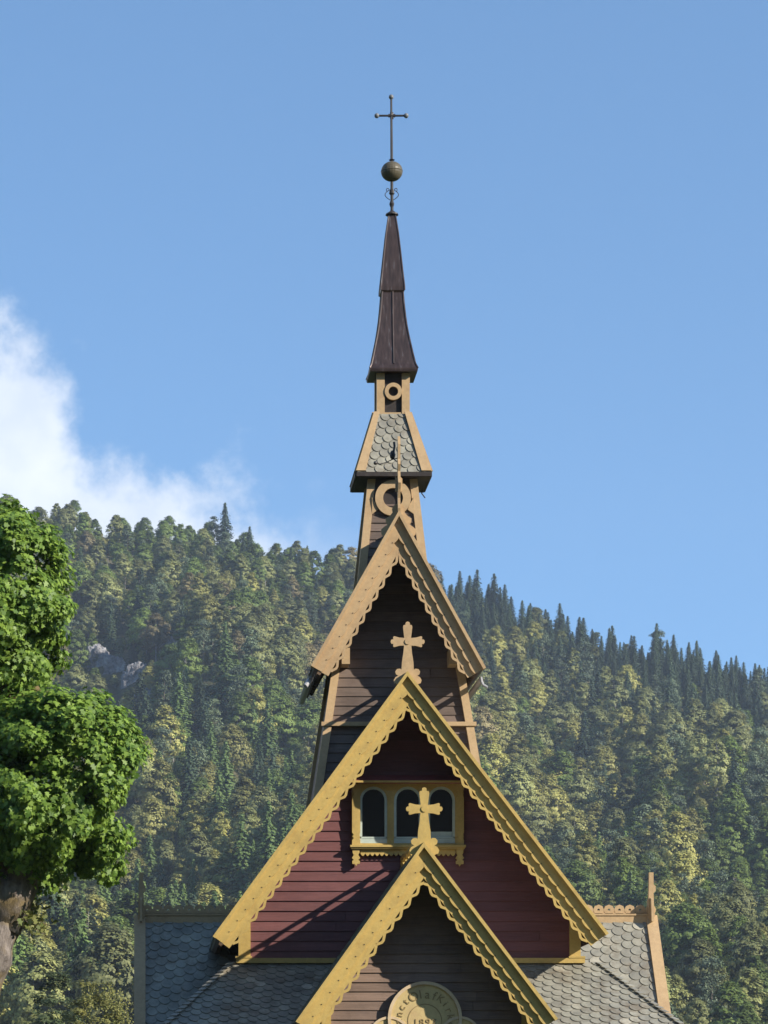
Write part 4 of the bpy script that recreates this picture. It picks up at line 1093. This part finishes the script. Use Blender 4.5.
def crown(cen, rx, ry, rz, n, seed, name='crown', mat='maple', cut=None, nblob=90, blob=.30):
    r = np.random.default_rng(seed); d = unit(r.normal(size=(nblob, 3))); rad = r.uniform(.40, 1.28, (nblob, 1))**.6
    bc = np.array(cen)+d*rad*np.array([rx, ry, rz])*.86
    # uneven outline: random dents
    k = n//nblob; P_ = []; N_ = []
    for c, dv in zip(bc, d):
        q_ = unit(r.normal(size=(k, 3))); q_ = unit(q_+dv*.45); rr = blob*r.uniform(.3, 1.15, (k, 1))*r.uniform(.6, 1.45)
        pp = c+q_*rr*np.array([1, 1, .85]); P_.append(pp); N_.append(q_*.5+dv*.45+np.array([0, -.1, .5])+r.normal(size=(k, 3))*.36)
    P_ = np.concatenate(P_); N_ = np.concatenate(N_)
    if cut is not None:
        kk = cut(P_); P_ = P_[kk]; N_ = N_[kk]
    v, f = lobed_leaves(P_, N_, .088, r); v = v-np.array(mbase)
    return np_obj(name, v, f, 10, M[mat], maple)
s66 = DMp/F
c1 = mp(-6, 604); crown(c1, 74*s66, 1.4, 94*s66, 40000, 1, nblob=150, blob=.25)
c2 = mp(49, 782, -.35); crown(c2, 85*s66, 1.75, 98*s66, 56000, 2, nblob=190, blob=.25)
c3 = mp(-34, 690); crown(c3, 34*s66, .9, 30*s66, 3500, 5, nblob=30)
c4 = mp(-45, 800); crown(c4, 70*s66, 1.2, 80*s66, 14000, 6, nblob=80)
c5 = mp(16, 850, .1); crown(c5, 46*s66, .9, 52*s66, 13000, 7, nblob=45, blob=.28)
c6 = mp(98, 862); crown(c6, 26*s66, .4, 28*s66, 1300, 8, nblob=16, blob=.17)
crown(mp(8, 528), 26*s66, .5, 22*s66, 1500, 10, nblob=14, blob=.2)
# thin pale shoots low on the trunk
m = MB(); r = np.random.default_rng(9); pc = []
for i in range(9):
    a = mp(20+r.uniform(-4, 4), 915+r.uniform(-10, 16), r.uniform(-.2, .2)); b = mp(30+r.uniform(-10, 26), 905+r.uniform(-8, 30), r.uniform(-.35, .35)); m.tube([a, b], [.012, .004], 4)
    for j in range(26): t = r.uniform(.1, 1.1); pc.append(np.array(a.lerp(b, t))+r.normal(size=3)*.07)
m.build('twig', M['maplebark'], maple, base=mbase)
pc = np.array(pc); v, f = lobed_leaves(pc, r.normal(size=pc.shape)+np.array([0, -.6, .6]), .10, r); np_obj('shoot_leaves', v-np.array(mbase), f, 10, M['sprig'], maple)

def near_tree(name, px, ptop, D, H, W, label, mat, seed, leaf, ncl, per, droopy):
    base = P(px, 1141, D); base.z = 0
    t = empty(name, base, label, 'tree')
    v, f = deciduous(H, W, ncl, per, leaf, seed, low=.2, spread=.75)
    if droopy:   # hanging strands
        r = np.random.default_rng(seed+1); pts = []
        for i in range(330):
            a = r.uniform(0, 2*PI); tt_ = r.uniform(.35, .98); rad = W/2*math.sin(PI*min(1, tt_*.8+.18))**.6*r.uniform(.5, 1.05); z = H*tt_; L = r.uniform(.5, 1.5)
            for j in range(14): pts.append((math.cos(a)*rad+r.normal()*.05, math.sin(a)*rad+r.normal()*.05, z-L*j/14))
        pts = np.array(pts); v2, f2 = leaf_quads(pts, r.normal(size=pts.shape)+np.array([0, -.5, .5]), leaf*.9, .9, r); f = np.concatenate([f, f2+len(v)]); v = np.concatenate([v, v2])
    np_obj('crown', v, f, 4, M[mat], t); 
    o = bpy.data.objects.new('trunk', trunk_mesh(H*.85, .16, M['birchbark'], 'trunk', seed, limbs=8)); COL.objects.link(o); o.parent = t
Dn = 165.0; Hn = EYE+(VY-976)*Dn/F
near_tree('birch_tree', 101, 976, Dn, Hn, 5.6, 'yellowish weeping birch top just left of the left transept', 'weep', 71, .13, 120, 90, True)
Dn = 215.0; Hn = EYE+(VY-968)*Dn/F
near_tree('leafy_tree', 42, 968, Dn, Hn, 6.2, 'dull green rounded tree top low between the maple trunk and weeping birch', 'weepgreen', 72, .17, 110, 85, False)

# ------------------------------------------------------------------ air
hz = MB(); hz.box(-2950, 2950, -1050, 1990, -1.3, 415)
ho = hz.build('haze', [], base=(0, 0, 0)); tag(ho, 'thin blue valley haze', kind='stuff')
hm = bpy.data.materials.new('thin haze'); hm.use_nodes = True; hn = hm.node_tree; hn.nodes.clear()
out = hn.nodes.new('ShaderNodeOutputMaterial'); pv = hn.nodes.new('ShaderNodeVolumePrincipled'); pv.inputs['Color'].default_value = (.72, .84, 1, 1); pv.inputs['Density'].default_value = .00011; pv.inputs['Anisotropy'].default_value = .2
hn.links.new(pv.outputs[0], out.inputs['Volume']); ho.data.materials.append(hm)

# ------------------------------------------------------------------ sky, sun, camera
SUN_AZ, SUN_EL = 58.0, 27.3
w = bpy.data.worlds.new('World'); SC.world = w; w.use_nodes = True; nt = w.node_tree; nt.nodes.clear()
out = nt.nodes.new('ShaderNodeOutputWorld'); bg = nt.nodes.new('ShaderNodeBackground'); bg.inputs[1].default_value = .11
sky = nt.nodes.new('ShaderNodeTexSky'); sky.sky_type = 'NISHITA'; sky.sun_disc = False; sky.sun_elevation = R(SUN_EL); sky.sun_rotation = R(180-SUN_AZ)
sky.air_density = 1.0; sky.dust_density = .0; sky.ozone_density = 3.5; sky.altitude = 0
tc = nt.nodes.new('ShaderNodeTexCoord')
sep = nt.nodes.new('ShaderNodeSeparateXYZ'); nt.links.new(tc.outputs['Generated'], sep.inputs[0])
def math_(op, a, b=None, c=None, clamp=False):
    n = nt.nodes.new('ShaderNodeMath'); n.operation = op; n.use_clamp = clamp
    for i, v in enumerate((a, b, c)):
        if v is None: continue
        if isinstance(v, (int, float)): n.inputs[i].default_value = v
        else: nt.links.new(v, n.inputs[i])
    return n.outputs[0]
# deeper blue near the horizon: look the sky up a little higher
z2 = math_('ADD', math_('MULTIPLY', sep.outputs[2], 1.35), .17)
cmb = nt.nodes.new('ShaderNodeCombineXYZ'); nt.links.new(sep.outputs[0], cmb.inputs[0]); nt.links.new(sep.outputs[1], cmb.inputs[1]); nt.links.new(z2, cmb.inputs[2])
nrm = nt.nodes.new('ShaderNodeVectorMath'); nrm.operation = 'NORMALIZE'; nt.links.new(cmb.outputs[0], nrm.inputs[0]); nt.links.new(nrm.outputs[0], sky.inputs[0])
# a cumulus bank low above the left end of the hill
yc = math_('MAXIMUM', sep.outputs[1], .05); gx_ = math_('DIVIDE', sep.outputs[0], yc); gz_ = math_('DIVIDE', sep.outputs[2], yc)
cv = nt.nodes.new('ShaderNodeCombineXYZ'); nt.links.new(gx_, cv.inputs[0]); nt.links.new(gz_, cv.inputs[1]); cv.inputs[2].default_value = .37
nz1 = nt.nodes.new('ShaderNodeTexNoise'); nz1.inputs['Scale'].default_value = 26; nz1.inputs['Detail'].default_value = 9; nz1.inputs['Roughness'].default_value = .6; nt.links.new(cv.outputs[0], nz1.inputs[0])
lsum = math_('ADD', math_('MULTIPLY', math_('MINIMUM', gx_, 0), -.90), math_('MULTIPLY_ADD', math_('MAXIMUM', gx_, 0), -.30, .231))
line = math_('SUBTRACT', lsum, gz_)      # > 0 below the cloud's upper edge
edge = math_('ADD', line, math_('MULTIPLY', math_('SUBTRACT', nz1.outputs[0], .5), .11))
mk = nt.nodes.new('ShaderNodeMapRange'); mk.interpolation_type = 'SMOOTHSTEP'; nt.links.new(edge, mk.inputs[0]); mk.inputs[1].default_value = -.005; mk.inputs[2].default_value = .027
fade = nt.nodes.new('ShaderNodeMapRange'); fade.interpolation_type = 'SMOOTHSTEP'; nt.links.new(gx_, fade.inputs[0]); fade.inputs[1].default_value = .085; fade.inputs[2].default_value = .012; fade.inputs[3].default_value = 0; fade.inputs[4].default_value = 1
front = math_('GREATER_THAN', sep.outputs[1], .3)
cm = math_('MULTIPLY', math_('MULTIPLY', mk.outputs[0], fade.outputs[0]), front)
nz2_ = nt.nodes.new('ShaderNodeTexNoise'); nz2_.inputs['Scale'].default_value = 40; nz2_.inputs['Detail'].default_value = 8; nt.links.new(cv.outputs[0], nz2_.inputs[0])
cr = ramp(nt, [(.3, (4.6, 5.1, 5.9)), (.7, (5.9, 6.2, 6.6))], nz2_.outputs[0])
tint = mixc(nt, sky.outputs[0], (1.20, 1.38, 1.38), 1.0, 'MULTIPLY')
cc = mixc(nt, tint, cr.outputs[0], math_('MULTIPLY', cm, .93))
nt.links.new(cc, bg.inputs[0]); nt.links.new(bg.outputs[0], out.inputs[0])

sl = bpy.data.lights.new('sun', 'SUN'); sl.energy = 5.0; sl.angle = R(.53); sl.color = (1, .93, .82)
so = bpy.data.objects.new('sun', sl); COL.objects.link(so)
az, el = R(SUN_AZ), R(SUN_EL); sd = Vector((math.sin(az)*math.cos(el), -math.cos(az)*math.cos(el), math.sin(el)))
so.rotation_euler = sd.to_track_quat('Z', 'Y').to_euler(); so.location = sd*100

cam = bpy.data.cameras.new('camera'); co = bpy.data.objects.new('camera', cam); COL.objects.link(co); SC.camera = co
co.location = (0, 0, EYE); co.rotation_euler = (R(90), 0, 0); cam.sensor_fit = 'AUTO'; cam.sensor_width = 36; cam.lens = F*36/1024
cam.shift_x = (384-VX)/1024; cam.shift_y = (VY-512)/1024; cam.clip_start = .5; cam.clip_end = 9000
SC.view_settings.view_transform = 'Standard'; SC.view_settings.look = 'None'; SC.view_settings.gamma = 1; SC.view_settings.exposure = .75
SC.render.engine = 'CYCLES'; SC.cycles.use_denoising = True; SC.cycles.max_bounces = 6; SC.cycles.volume_bounces = 0; SC.cycles.transparent_max_bounces = 8
SC.render.resolution_x = 768; SC.render.resolution_y = 1024
